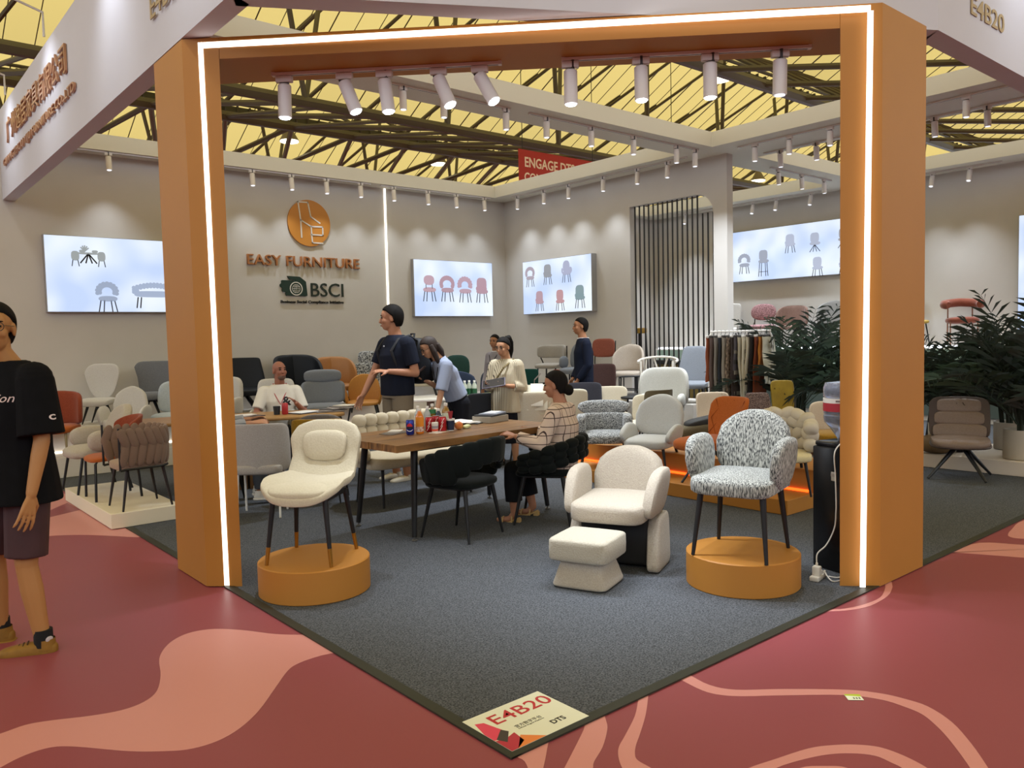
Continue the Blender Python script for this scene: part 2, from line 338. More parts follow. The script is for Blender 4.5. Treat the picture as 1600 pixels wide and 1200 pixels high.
for name, p0, p1, wd in [('led_strip', (-.008, 2.708, .012), (-.018, 2.718, 3.285), .03), ('led_strip', (2.676, .024, .012), (2.70, .0, 3.255), .03), ('led_strip', (-.02, 2.72, 3.268), (2.70, .0, 3.268), .034)]:
    o, M = facebox(name, p0, p1, wd, LED, ar); o.matrix_local = M
# ---------------------------------------------------------------- track lights
def spot_data(e, ang):
    key = (e, ang)
    if key not in SPOTS:
        d = bpy.data.lights.new('spot', 'SPOT'); d.energy = e; d.spot_size = radians(ang); d.spot_blend = 1.0; d.shadow_soft_size = .035; d.color = SPOTCOL; SPOTS[key] = d
    return SPOTS[key]
SPOTS = {}
BODY = MB().lathe([(.028, -.17), (.036, -.17), (.036, 0), (.03, .006)], n=16).mesh('lamp_head', TRACK)
LENS = MB().lathe([(.0, .0), (.027, .0), (.027, .004), (0, .004)], n=14).mesh('lens', plain('#eef5ff', .4, emit=14))
LENSD = MB().lathe([(.0, .0), (.027, .0), (.027, .004), (0, .004)], n=14).mesh('lens', plain('#eef3ff', .4, emit=1.2))
YOKE = MB().box((0, 0, .02), (.012, .05, .07)).mesh('yoke', plain('#3c3a3a', .5))
ADPT = MB().box((0, 0, -.016), (.034, .09, .034), bev=.004).mesh('adapter', TRACK)
def track_light(x, y, z, aim, lab, group, e=0, ang=50, sc=1.0, rz=0, bright=True):
    t = thing('track_light', lab, 'spotlight', (x, y, z), 0, group)
    inst(ADPT, 'adapter', t, Matrix.Rotation(rz, 4, 'Z') @ Matrix.Scale(sc, 4))
    d = Vector(aim).normalized(); q = (-d).to_track_quat('Z', 'Y').to_matrix().to_4x4()
    M = Matrix.Translation((0, 0, -.05*sc)) @ q @ Matrix.Scale(sc, 4)
    inst(YOKE, 'yoke', t, M); inst(BODY, 'lamp_head', t, M); inst(LENS if bright else LENSD, 'lens', t, M @ Matrix.Translation((0, 0, -.176)))
    if e:
        l = bpy.data.objects.new('spot', spot_data(e, ang)); C.objects.link(l); l.parent = t
        l.matrix_local = Matrix.Translation(Vector((0, 0, -.05*sc))+d*(.19*sc)) @ q
def rail(a, b, lab, group='track rails'):
    a = Vector(a); b = Vector(b); t = thing('light_rail', lab, 'rail', (a+b)/2, math.atan2(b.y-a.y, b.x-a.x), group); ln = (b-a).length
    MB().box((0, 0, 0), (ln, .035, .02), bev=.003).build('rail_body', TRACK, t, False); MB().box((0, 0, -.0095), (ln-.02, .008, .003)).build('slot', BLACK, t, False)
    for s in (-1, 1): MB().box((s*ln/2, 0, 0), (.02, .037, .022)).build('end_cap', TRACK, t, False)
AS = 3.11
rail((.421, AS-.421, 3.174), (1.427, AS-1.427, 3.174), 'left white light rail under the orange header'); rail((1.70, AS-1.70, 3.174), (2.73, AS-2.73, 3.174), 'right white light rail under the orange header')
axs = [(.467, (-.02, 0), 1), (.739, (.38, -.1), 1), (.917, (.12, -.1), 1), (1.157, (.4, -.25), 1), (1.338, (.5, -.3), 1), (1.73, (0, 0), 1), (2.03, (0, -.06), 1), (2.32, (0, 0), 1), (2.61, (.0, .05), 0)]
ordn = ['first', 'second', 'third', 'fourth', 'last']
R_ = Vector((.764, -.645, 0)); F_ = Vector((.645, .764, 0))
for i, (x, (a, b), br) in enumerate(axs):
    lab = f'{ordn[i]} spotlight from the left on the left rail of the orange header' if i < 5 else ['leftmost', 'second', 'third', 'rightmost'][i-5]+' spotlight on the right rail of the orange header'
    track_light(x, AS-x, 3.16, R_*a+F_*b+Vector((0, 0, -1)), lab, 'portal spotlights', SPOT_ARCH, 62, 1.15, pi/4, bool(br))
def row(pts, z, aim, labs, group, e, rails, ang=100, rz=0):
    for i, (x, y) in enumerate(pts):
        track_light(x, y, z, aim, labs % ['first', 'second', 'third', 'fourth', 'fifth', 'sixth', 'seventh', 'eighth', 'ninth'][i], group, e, ang, 1.0, rz, False)
    for a, b, l in rails: rail(a, b, l)
B3 = [2.63, 3.12, 3.95, 4.55, 5.28, 6.04, 6.9, 7.3]
row([(x, 4.62) for x in B3], 3.98, (0, .0, -1), '%s small spotlight from the left on the middle ceiling beam', 'middle beam spotlights', SPOT_WALL, [((2.4, 4.62, 3.99), (4.0, 4.62, 3.99), 'light rail on the left half of the middle beam'), ((4.3, 4.62, 3.99), (7.35, 4.62, 3.99), 'light rail on the right half of the middle beam')], rz=pi/2)
B1 = [1.05, 2.95, 3.55, 4.12, 4.71, 5.32, 5.99, 6.58, 7.2]
row([(x, 9.12) for x in B1], 3.98, (0, -.10, -1), '%s small spotlight from the left above the logo wall', 'logo wall spotlights', SPOT_WALL*.2, [((.4, 9.14, 3.99), (4.9, 9.14, 3.99), 'light rail above the logo sign'), ((5.1, 9.14, 3.99), (7.35, 9.14, 3.99), 'light rail above the pink chair lightbox')], rz=pi/2)
row([(7.6, y) for y in (8.67, 7.98, 7.38, 6.6, 5.9, 5.33)], 3.98, (-.04, 0, -1), '%s small spotlight from the corner along the right wall', 'right wall spotlights', SPOT_WALL*.22, [((7.6, 8.8, 3.99), (7.6, 5.0, 3.99), 'light rail along the right wall')])
row([(7.7, 3.95), (7.7, 3.45), (7.7, 2.9), (7.7, 1.35)], 3.98, (0, 0, -1), '%s small spotlight on the near rail of the beam by the arch right post', 'cross beam spotlights', SPOT_WALL*.7, [((7.7, 4.2, 3.99), (7.7, .6, 3.99), 'near light rail under the cross beam')])
row([(8.33, 3.96), (8.33, 3.43), (8.33, 1.93), (8.33, 1.36)], 3.98, (.1, 0, -1), '%s small spotlight on the far rail of the beam by the arch right post', 'cross beam spotlights', SPOT_WALL*.7, [((8.33, 4.2, 3.99), (8.33, .6, 3.99), 'far light rail under the cross beam')])
row([(9.5, 4.7), (10.18, 4.7), (10.88, 4.7)], 3.98, (.1, 0, -1), '%s small spotlight on the short rail beyond the slats', 'short rail spotlights', SPOT_WALL, [((9.3, 4.7, 3.99), (11.1, 4.7, 3.99), 'short light rail beyond the slatted wall')], rz=pi/2)
row([(11.9, y) for y in (8.3, 7.5, 6.7, 6.2, 5.5, 3.4, 2.84)], 3.98, (-.30, 0, -1), '%s small spotlight from the left above the far display wall', 'far wall spotlights', SPOT_WALL*.8, [((11.9, 8.6, 3.99), (11.9, 5.2, 3.99), 'light rail on the far wall left of the arch post'), ((11.9, 3.9, 3.99), (11.9, 2.4, 3.99), 'light rail on the far wall right of the arch post')])
row([(9.0, 9.12), (10.0, 9.12), (11.0, 9.12)], 3.98, (0, -.25, -1), '%s added fill spotlight from the left behind the slatted opening', 'added back bay spotlights', SPOT_WALL*.9, [((8.6, 9.12, 3.99), (11.4, 9.12, 3.99), 'added light rail behind the slatted opening')], rz=pi/2)  # extra row, added to brighten the bay seen through the slats
# arm lamps outside that wash the fascia
for i, (p, aim, lab) in enumerate([((-.75, 8.6, 4.6), (.6, 0, -.75), 'arm floodlight washing the left fascia, farthest'), ((-.75, 6.4, 4.6), (.6, 0, -.75), 'arm floodlight over the company name on the left fascia'), ((-.75, 4.2, 4.6), (.6, 0, -.75), 'arm floodlight over the blank part of the left fascia'),
        ((-.8, 2.4, 4.6), (.6, 0, -.75), 'arm floodlight over the left stand number'), ((2.2, -.3, 4.9), (-.45, .75, -.7), 'arm floodlight over the front fascia'), ((4.9, -.75, 4.6), (0, .6, -.75), 'arm floodlight over the right stand number')]):
    t = thing('arm_floodlight', lab, 'floodlight', p, 0, 'fascia floodlights')
    d = Vector(aim).normalized(); q = (-d).to_track_quat('Z', 'Y').to_matrix().to_4x4()
    MB().lathe([(.03, -.02), (.09, -.16), (.1, -.18), (.05, .04)], n=16).build('lamp_head', plain('#cfcac6', .4), t).matrix_local = q
    MB().lathe([(0, 0), (.088, 0), (.088, .004)], n=16).build('lens', plain('#f4f8ff', .4, emit=10), t).matrix_local = q @ Matrix.Translation((0, 0, -.19))
    hz = Vector((d.x, d.y, 0)).normalized()*.62
    MB().tube([(0, 0, .03), (hz.x*.5, hz.y*.5, .09), (hz.x, hz.y, .0), (hz.x, hz.y, zt-p[2]+.02)], .012, n=6).build('arm', plain('#b9b4b0', .4), t)
    l = bpy.data.objects.new('spot', spot_data(SPOT_FASCIA, 100)); C.objects.link(l); l.parent = t; l.matrix_local = Matrix.Translation(d*.2) @ q
# ---------------------------------------------------------------- lightboxes with printed chairs
def lightbox(name, lab, M, w, h, pics, depth=.08, st=1.0):
    t = thing(name, lab, 'lightbox'); t.matrix_world = M      # local: x right, y up, z out of wall
    MB().box((0, 0, depth/2), (w, h, depth), bev=.006).build('frame', plain('#9a9896', .4, metal=.3), t, False)
    key = 'lit_screen'
    if key not in MC:
        m = bpy.data.materials.new(key); m.use_nodes = True; n = m.node_tree; b = n.nodes['Principled BSDF']
        tc = n.nodes.new('ShaderNodeTexCoord'); nz = n.nodes.new('ShaderNodeTexNoise'); nz.inputs['Scale'].default_value = 1.7; nz.inputs['Detail'].default_value = 1
        rp = n.nodes.new('ShaderNodeValToRGB'); rp.color_ramp.elements[0].color = (.52, .66, .95, 1); rp.color_ramp.elements[1].color = (.85, .93, 1, 1); rp.color_ramp.elements[0].position = .35; rp.color_ramp.elements[1].position = .7
        n.links.new(tc.outputs['Object'], nz.inputs[0]); n.links.new(nz.outputs[0], rp.inputs[0]); n.links.new(rp.outputs[0], b.inputs['Emission Color']); b.inputs['Emission Strength'].default_value = 1.0
        b.inputs['Base Color'].default_value = (.1, .1, .1, 1); MC[key] = m
    MB().box((0, 0, depth+.002), (w-.02, h-.02, .005)).build('screen', MC[key], t, False)
    z = depth+.006
    for (px, py, s, kind, col, leg) in pics:
        mb = MB(); lg = MB()
        def ell(cx, cy, rx, ry, e=1.0, mbx=mb, a0=0, n=18):
            p = [(px+s*(cx+rx*math.copysign(abs(cos(2*pi*i/n))**e, cos(2*pi*i/n))), py+s*(cy+ry*math.copysign(abs(sin(2*pi*i/n))**e, sin(2*pi*i/n)))) for i in range(n)]
            mbx.prism(p, z, z+.001)
        def ln(a, b, wd=.018, mbx=lg):
            a = Vector(a); b = Vector(b); nn = Vector((-(b-a).y, (b-a).x)).normalized()*wd
            mbx.prism([(px+s*q.x, py+s*q.y) for q in (a-nn, b-nn, b+nn, a+nn)], z, z+.001)
        dk = tuple(c*.55 for c in hexc(col)); ew = .75
        if kind == 'table':
            ell(0, .1, .62, .05); [ln((a, .1), (b, -.35), .03) for a, b in ((0, -.35), (0, .35), (0, -.12), (0, .15))]
            for cx in (-.55, .55): ell(cx, -.02, .17, .22, .7); [ln((cx+d, -.2), (cx+d*1.5, -.5)) for d in (-.1, .1)]
            for cx in (-.25, .28): ell(cx, .2, .13, .06, .7)
            for a in range(5): ln((-.15, .2), (-.15+.2*cos(.5+a*.5), .25+.22*sin(.5+a*.5)), .03, mb)
        elif kind == 'sofa':
            for i in range(13):
                u = -1+i/6; [ell(u*.62, .1-.07*k+.12*(1-u*u), .06, .06) for k in range(3 if abs(u) > .8 else 2)]
            ell(0, -.1, .62, .1, .6); [ln((a, -.2), (a*1.1, -.55)) for a in (-.5, -.4, .4, .5)]
        else:
            if kind == 'knit':
                for i in range(11):
                    a = -.25+i*.36; [ell(.0+(.33-.08*k)*cos(a), .12+(.3-.08*k)*sin(a), .075, .07) for k in range(2)]
            elif kind == 'ring':
                for i in range(15):
                    a = -.4+i*.28; ell(.3*cos(a), .12+.25*sin(a), .09, .1)
            elif kind == 'oval': ell(0, .25, .26, .2, .8); ln((-.15, .1), (-.15, -.1), .015); ln((.15, .1), (.15, -.1), .015)
            elif kind == 'arm': ell(0, .18, .25, .32, .8); ell(.3, .0, .12, .16); ell(-.3, .0, .06, .14)
            elif kind == 'shell': ell(0, .15, .27, .3, .6); ell(-.02, -.02, .3, .12, .7)
            else: ell(0, .18, .26, .28, .6)
            ell(.02, -.14, .32, .1, .8)
            if kind == 'star': [ln((0, -.2), (a, -.6)) for a in (-.3, -.1, .12, .32)]
            elif kind == 'bar': [ln((a, -.2), (a*1.3, -.95)) for a in (-.22, -.1, .12, .22)]; ln((-.25, -.7), (.25, -.7), .012)
            else: [ln((a, -.2), (a*1.35, -.62)) for a in (-.22, -.1, .12, .24)]
        cr = tuple(q*.6+.4*w_ for q, w_ in zip(hexc(col), (.62, .68, .80))); m1 = mat('print_'+col, (.01, .01, .01), .5); mb_m = MC['print_'+col]
        b = mb_m.node_tree.nodes['Principled BSDF']; b.inputs['Emission Color'].default_value = (*cr, 1); b.inputs['Emission Strength'].default_value = .9
        mb.build('printed_chair', mb_m, t, False); lgm = mat('print_leg', (.02, .02, .025), .5); lg.build('printed_legs', lgm, t, False)
    return t
fb = lambda x, y, z: frame((x, y, z), (1, 0, 0), (0, 0, 1))
lightbox('lightbox', 'wide lightbox with a dining set and blue woven sofa left of the arch', fb(1.42, YW, 2.435), 2.25, .98, [(-.62, .24, .28, 'table', '#7d806a', 0), (-.42, -.26, .36, 'knit', '#7f92b4', 0), (.17, -.2, .42, 'sofa', '#93a8cc', 0), (.68, -.25, .36, 'knit', '#7f92b4', 0)])
lightbox('lightbox', 'lightbox showing four pink chairs in a row on the logo wall', fb(6.65, YW, 2.375), 1.72, .98, [(-.55, .03, .42, 'oval', '#c77f88', 0), (-.17, .03, .42, 'ring', '#b05e68', 0), (.22, .02, .42, 'knit', '#c07a88', 0), (.6, .02, .42, 'shell', '#b4606c', 0)])
fr = lambda y, z: frame((XW, y, z), (0, -1, 0), (0, 0, 1))
lightbox('lightbox', 'lightbox showing six chairs in two rows on the right wall', fr(7.92, 2.37), 1.72, .95, [(-.66, .22, .33, 'ring', '#a5848c', 0), (-.2, .23, .33, 'shell', '#77716c', 0), (.27, .24, .33, 'arm', '#a3a3c8', 0), (-.42, -.22, .33, 'shell', '#b5676b', 0), (.1, -.23, .33, 'plain', '#c45a40', 0), (.58, -.19, .36, 'shell', '#2f6f62', 0)], depth=.12)
ff = lambda y, z: frame((X2, y, z), (0, -1, 0), (0, 0, 1))
lightbox('lightbox', 'wide lightbox with rows of pale chairs on the far wall', ff(5.7, 2.99), 3.5, 1.0, [(-1.35, -.12, .36, 'knit', '#8d93a8', 0), (-.92, -.08, .36, 'bar', '#8a90a4', 0), (-.35, .18, .33, 'shell', '#b4bcd8', 0), (.15, .15, .33, 'star', '#a9b1cc', 0), (.7, .17, .33, 'star', '#8a7f76', 0), (1.2, .15, .33, 'star', '#98a0b4', 0), (.2, -.3, .33, 'plain', '#b9c1dc', 0), (.72, -.31, .33, 'shell', '#a9b1cc', 0), (1.25, -.3, .33, 'shell', '#70707c', 0)], st=1)
lightbox('lightbox', 'tall bright blank lightbox at the right end of the far wall', ff(1.35, 2.0), 1.75, 2.35, [])
t = thing('light_line', 'vertical white light line on the logo wall', 'light', (5.32, YW-.008, 0))
MB().box((0, 0, 3.05), (.028, .012, 1.95)).build('led_strip', plain('#fff8ea', .5, emit=3.0), t, False)
# ---------------------------------------------------------------- logo wall signs
BR = plain('#a4693a', .5); LOGO = plain('#c07f30', .5); DG = plain('#173026', .5); PALE = plain('#d8d2c8', .6)
t = thing('logo_sign', 'round ochre emblem with a pale outlined chair on the logo wall', 'sign'); t.matrix_world = fb(3.94, YW-.002, 3.33)
MB().prism([(.355*cos(2*pi*i/48), .355*sin(2*pi*i/48)) for i in range(48)], 0, .025).build('disc', LOGO, t, False)
ch = MB()
def seg(a, b, wd=.011):
    a = Vector(a); b = Vector(b); d = (b-a).normalized()*wd*.9; nn = Vector((-d.y, d.x)); a = a-d; b = b+d
    ch.prism([tuple(q) for q in (a-nn, b-nn, b+nn, a+nn)], .025, .032)
P = lambda x, y: ((x-531)/131*.355, (195-y)/143*.355)
pts = lambda *q: [seg(P(*a), P(*b)) for a, b in zip(q, q[1:])]
pts((480, 285), (478, 180), (465, 70), (525, 68), (540, 155), (595, 190)); pts((478, 180), (540, 215), (612, 213), (612, 265), (540, 265)); pts((540, 215), (545, 315), (610, 315))
ch.build('chair_outline', PALE, t, False)
t = thing('wall_lettering', 'brown raised letters EASY FURNITURE on the logo wall', 'sign'); t.matrix_world = fb(3.86, YW-.002, 2.735)
txt('EASY FURNITURE', .155, 1.86, .04, BR, t, Matrix.Translation((0, 0, .02)))
t = thing('certificate_sign', 'dark green BSCI hand and globe sign below the brown lettering', 'sign'); t.matrix_world = fb(3.96, YW-.002, 2.3)
Q = lambda x, y: ((x-720)/1066*1.07*1.0, (372-y)/1066*1.07+.0)
hand = [Q(*p) for p in [(310, 165), (510, 172), (610, 245), (628, 455), (600, 468), (280, 462), (268, 430), (285, 412), (225, 402), (215, 375), (228, 352), (190, 328), (185, 300), (212, 275), (210, 240), (225, 230), (430, 232), (435, 222), (350, 218), (322, 195)]]
MB().prism(hand, 0, .02).build('hand_shape', DG, t, False)
gl = MB(); gc = Q(445, 355)
def ringp(r0, r1, sx=1, z=.0205):
    n = 28; vs = [(gc[0]+r*sx*cos(2*pi*i/n), gc[1]+r*sin(2*pi*i/n), z) for r in (r0, r1) for i in range(n)]
    gl.add(vs, [(i, (i+1) % n, n+(i+1) % n, n+i) for i in range(n)])
ringp(.09, .105); ringp(.06, .067); ringp(.06, .067, .45)
for a in (0, pi/2): gl.box((gc[0], gc[1], .0205), (.12, .006, .001), rz=a)
for yy in (-.03, .03): gl.box((gc[0], gc[1]+yy, .0205), (.1, .005, .001))
gl.build('globe_lines', PALE, t, False)
txt('BSCI', .21, .56, .02, plain('#1d2a20', .5), t, Matrix.Translation((Q(970, 365)[0], Q(970, 365)[1], .01)))
txt('Business Social Compliance Initiative', .058, 1.06, .015, plain('#20201c', .5), t, Matrix.Translation((.0, Q(0, 560)[1], .008)), bold=.02)
# hanging red banner beyond the walls
t = thing('hanging_banner', 'red hanging banner with white lettering above the wall corner', 'banner', (0, 0, 0))
BW = plain('#f1dcc6', .7)
MB().box((15.7, 16.02, 6.1), (3.3, .03, 1.95)).build('cloth', plain('#b0322c', .7), t, False)
mk = lambda x, z: frame((x, 16.0, z), (1, 0, 0), (0, 0, 1))
txt('ENGAGE DTS AND', .3, 2.95, .004, BW, t, mk(15.75, 6.72), bold=.02); txt('CONNECT WITH', .26, 2.4, .004, BW, t, mk(15.45, 6.28), bold=.02); txt('THE FUTURE', .26, 2.0, .004, BW, t, mk(15.25, 5.85), bold=.02)
for x in (14.2, 17.2): MB().tube([(x, 16.02, 7.05), (x, 16.02, 12.2)], .012, n=5).build('cord', BLACK, t)
# floor cards
t = thing('floor_sign', 'white and red stand number sign laid on the carpet corner', 'sign', (.005, .005, .0098))
MB().prism([(0, .0), (.395, .0), (.395, .3), (0, .3)], 0, .0012).build('sheet', plain('#dcdcc8', .5), t, False)
fz = lambda x, y, z: Matrix.Translation((x, y, z)) @ Matrix.Rotation(0, 4, 'Z')
RD = plain('#b5242e', .5)
def sheetpoly(name, pts, m, z=.0014): MB().prism(pts, z-.0002, z).build(name, m, t, False)
# the sign is read from the open corner: its text runs from the left edge to the right
gx = Vector((.395, 0)); 
mt = frame((.2, .2, .0016), (1, 0, 0), (0, 1, 0))
o = txt('E4B20', .075, .30, .0004, RD, t, Matrix.Translation((.235, .225, .0018)), bold=.005)
txt('官方数字平台', .022, .13, .0004, BLACK, t, Matrix.Translation((.19, .128, .0016))); txt('Official Digital Platform', .01, .13, .0004, BLACK, t, Matrix.Translation((.19, .108, .0016)))
txt('DTS', .03, .07, .0004, BLACK, t, Matrix.Translation((.285, .06, .0016)), bold=.03)
sheetpoly('red_shape', [(.0, .16), (.022, .25), (.055, .235), (.075, .14), (.045, .09), (0, .10)], plain('#d8405c', .5)); sheetpoly('red_shape', [(0, .095), (.045, .085), (.095, .10), (.085, .03), (.03, .0), (0, .0)], plain('#b02a3e', .5))
sheetpoly('orange_shape', [(.03, .0), (.1, .07), (.17, .0)], plain('#e0803c', .5)); sheetpoly('dark_shape', [(.01, .1), (.07, .15), (.085, .12), (.03, .06)], plain('#3a3430', .5), .0016)
t = thing('price_card', 'small white and lime card lying on the pink floor band', 'card', (1.315, -.605, .0014), radians(-44))
MB().box((0, 0, .0008), (.062, .052, .001)).build('sheet', plain('#e4ecd8', .5), t, False); MB().prism([(-.031, .026), (.031, .026), (.031, .004), (.01, .008), (-.02, .012), (-.031, .014)], .0014, .0016).build('lime_band', plain('#b5c936', .5), t, False)
for x in (-.003, .008, .019): MB().box((x, -.01, .0015), (.006, .014, .0004)).build('print_mark', plain('#5a6050', .5), t, False)
# ---------------------------------------------------------------- chairs
def seat_fn(top, t, tiltback=0.0, d=.5, lip=0.0, yo=0):
    def f(x, y, z, zn):
        zz = top-t/2+y-lip*max(0, zn-.2)**2-tiltback*(1-zn)*.5
        return (x, -z+yo, zz)
    return f
def back_fn(y0, z0, h, tilt=0.0, R=None, drop=0.0, chan=0, camp=.012, dpow=2, w=.5, flare=0.0, roll=0):
    tt = math.tan(radians(tilt))
    def f(x, y, z, zn):
        u = x/(w/2); zz = (z+h/2)*(1-drop*min(1, abs(u))**dpow)
        if chan: y = y*(1+.0)+camp*abs(math.cos(chan*pi*(u+1)/2))*(-1 if y < 0 else 1)
        if R:
            a = x/R; X = (R+y)*sin(a); Y = -R+(R+y)*cos(a)
        else: X, Y = x, y
        k = 1+flare*zz/h
        return (X*k, Y*k+y0+zz*tt, z0+zz)
    return f
ARCH = lambda z: sqrt(max(0, 1-max(0, z)**2*.98))
def legs4(t, top, bot, h, r0, r1, m, name='leg', tip=None, z0=0.0, n=10, yo=0):
    # top/bot: (half x, front y, back y)
    for sx in (-1, 1):
        for k in (1, 2):
            a = Vector((sx*top[0], top[k]+yo, h)); b = Vector((sx*bot[0], bot[k]+yo, z0))
            if tip:
                c = a.lerp(b, 1-tip[0]); o = MB().tube([a, c], r0, r1+(r0-r1)*tip[0], n).build(name, m, t)
                MB().tube([c, b], r1+(r0-r1)*tip[0]+.001, r1, n).build('brass_tip', tip[1], o)
            else: MB().tube([a, b], r0, r1, n).build(name, m, t)
def chair(lab, x, y, z, th, mt, seat, back, legs=('taper',), arms=None, mb2=None, name='chair', cat='chair', group=None, lm=None, sc=1.0):
    """seat=(w,d,thick,top), back=dict(w,h,t,z0,tilt,R,drop,ec,ev,prof,chan)"""
    t = thing(name, lab, cat, (x, y, z), radians(th), group); t.scale = sc if isinstance(sc, tuple) else (sc, sc, sc)
    w, d, th_, top = seat[:4]; kw = seat[4] if len(seat) > 4 else {}
    MB().pad(w, d, th_, seat_fn(top, th_, kw.get('tb', 0), d, kw.get('lip', .03)), ec=kw.get('ec', .45), ev=kw.get('ev', .4), prof=kw.get('prof')).build('seat', kw.get('m', mt), t)
    if back:
        b = dict(w=w, h=.4, t=.06, z0=top-.02, tilt=8, R=None, drop=0, ec=.5, ev=.45, prof=None, chan=0, y=d/2-.03, dpow=2, flare=0, camp=.012); b.update(back)
        MB().pad(b['w'], b['h'], b['t'], back_fn(b['y'], b['z0'], b['h'], b['tilt'], b['R'], b['drop'], b['chan'], b['camp'], b['dpow'], b['w'], b['flare']), ec=b['ec'], ev=b['ev'], prof=b['prof'], nu=28 if not b['chan'] else 64, nv=14).build('backrest', mb2 or b.get('m', mt), t)
    if arms:
        al, ah, at, az, ay = arms[:5]; ap = arms[5] if len(arms) > 5 else {}
        for s in (-1, 1):
            xo = s*(w/2-at*.2+ap.get('dx', 0))
            def f(x_, y_, z_, zn, s=s, xo=xo):
                u = x_/(al/2); zz = (z_+ah/2)*(1-ap.get('slope', 0)*max(0, -u))
                return (xo+y_+s*ap.get('splay', 0)*(zz), ay-0+x_+ap.get('lean', 0)*zz, az+zz)
            MB().pad(al, ah, at, f, ec=ap.get('ec', .6), ev=ap.get('ev', .6), prof=ap.get('prof')).build('armrest', ap.get('m', mt), t)
    k = legs[0]; m = lm or BLACK; hh = top-th_+.015
    if k == 'taper':
        q = legs[1] if len(legs) > 1 else {}
        a = q.get('a', .36)*w; bb = q.get('b', .48)*w; f0 = -d*.34; r0_ = d*.34; f1 = -d*q.get('f', .46); r1_ = d*q.get('r', .5)
        legs4(t, (a, f0, r0_), (bb, f1, r1_), hh, q.get('r0', .017), q.get('r1', .009), m, tip=q.get('tip'))
        MB().box((0, 0, hh), (a*2+.02, d*.68, .018)).build('under_frame', m, t, False)
    elif k == 'star':
        n = legs[1] if len(legs) > 1 else 4; ht = legs[2] if len(legs) > 2 else hh; R_s = legs[3] if len(legs) > 3 else .3
        MB().tube([(0, 0, ht-.07), (0, 0, hh+.02)], .03, n=10).build('column', m, t)
        for i in range(n):
            a = 2*pi*i/n+pi/4
            MB().tube([(0, 0, ht-.02), (.06*cos(a), .06*sin(a), ht-.03), (R_s*cos(a), R_s*sin(a), .012)], [.026, .024, .012], n=8).build('leg', m, t)
    elif k == 'bar':
        fz = legs[1]
        legs4(t, (w*.36, -d*.32, d*.36), (w*.43, -d*.42, d*.46), hh, .014, .012, m)
        q = fz/hh; ax = w*(.43-.07*q); fy = -d*(.42-.1*q); by = d*(.46-.1*q)
        p = [(-ax, fy, fz), (ax, fy, fz), (ax, by, fz), (-ax, by, fz), (-ax, fy, fz)]
        for a, b_ in zip(p, p[1:]): MB().tube([a, b_], .009, n=6).build('foot_rail', m, t)
        MB().box((0, 0, hh), (w*.74, d*.7, .018)).build('under_frame', m, t, False)
    elif k == 'sled':
        for s in (-1, 1):
            MB().tube([(s*w*.42, -d*.44, 0), (s*w*.42, -d*.42, hh-.03), (s*w*.38, -d*.36, hh), (s*w*.38, d*.34, hh), (s*w*.42, d*.4, hh-.03), (s*w*.42, d*.46, 0)], .0115, n=8).build('leg_frame', m, t)
    return t
cream = fab('#c6bda8', '#bbb19b', 90, .5, .6); cream2 = fab('#c2b7a2', '#bbaf99', 120, .3); greyl = fab('#b5b4b0', '#a8a7a4', 150, .3)
bouc = fab('#b5ab9c', '#a1968a', 130, .7, .5); tweed = fab('#b4b4ae', '#3a3c3e', 170, .5, .24, stretch=(1, 1, .2)); tweedg = fab('#b4b5b4', '#3c3e42', 95, .5, .25); tweedf = fab('#b4b5b4', '#2c2e32', 48, .5, .2)
bluegr = fab('#7c8087', '#73777e', 120, .2); dgrey = fab('#6f7074', '#68696d', 80, .1); navyl = mat('black_navy_leather', '#0f131b', .55, n=60, c2='#0c0f16', bump=.1, spec=.3)
tan = mat('tan_leather', '#a5713f', .5, n=60, c2='#9c6a3a', bump=.1); must = mat('mustard_leather', '#b37a2c', .55, n=60, c2='#a97128', bump=.1); orange = fab('#a95a28', '#9e5222', 90, .15)
rust = fab('#88422c', '#7e3a26', 90, .2); taupe = fab('#7d6657', '#725c4e', 60, .12, sheen=.3); whitef = fab('#c4c0ba', '#bbb6b0', 120, .25); lgreyb = fab('#b4bbc0', '#a3abb2', 110, .4)
dgreen = fab('#2e4a44', '#29423d', 80, .15); navyb = fab('#3f4d6b', '#394661', 80, .15); teal = fab('#1f4f4a', '#1a4440', 80, .15); brownp = fab('#4a3430', '#422e2a', 80, .15)
terra = fab('#8c5040', '#824838', 70, .2, sheen=.4); pinkb = fab('#b58a8c', '#745456', 60, .5, .25); dusty = fab('#80655a', '#785d53', 60, .15, sheen=.3); yel = mat('yellow_velvet', '#a88a10', .6, n=7, c2='#8f730c', bump=.05, nmix=.5, sheen=.6)
olive = fab('#5c5340', '#544b39', 80, .1); blackf = fab('#0f1413', '#0b0f0f', 60, .15, sheen=.1); brownt = fab('#8d7870', '#3f302d', 90, .5, .25); tripodb = mat('brown_leatherette', '#796659', .55, n=70, c2='#6d5b4f', bump=.15)
lgrey2 = fab('#a9a49f', '#9c9792', 120, .2); mvel = fab('#8f6a1e', '#82601a', 60, .1)
BEL = plain('#8a7a58', .5)
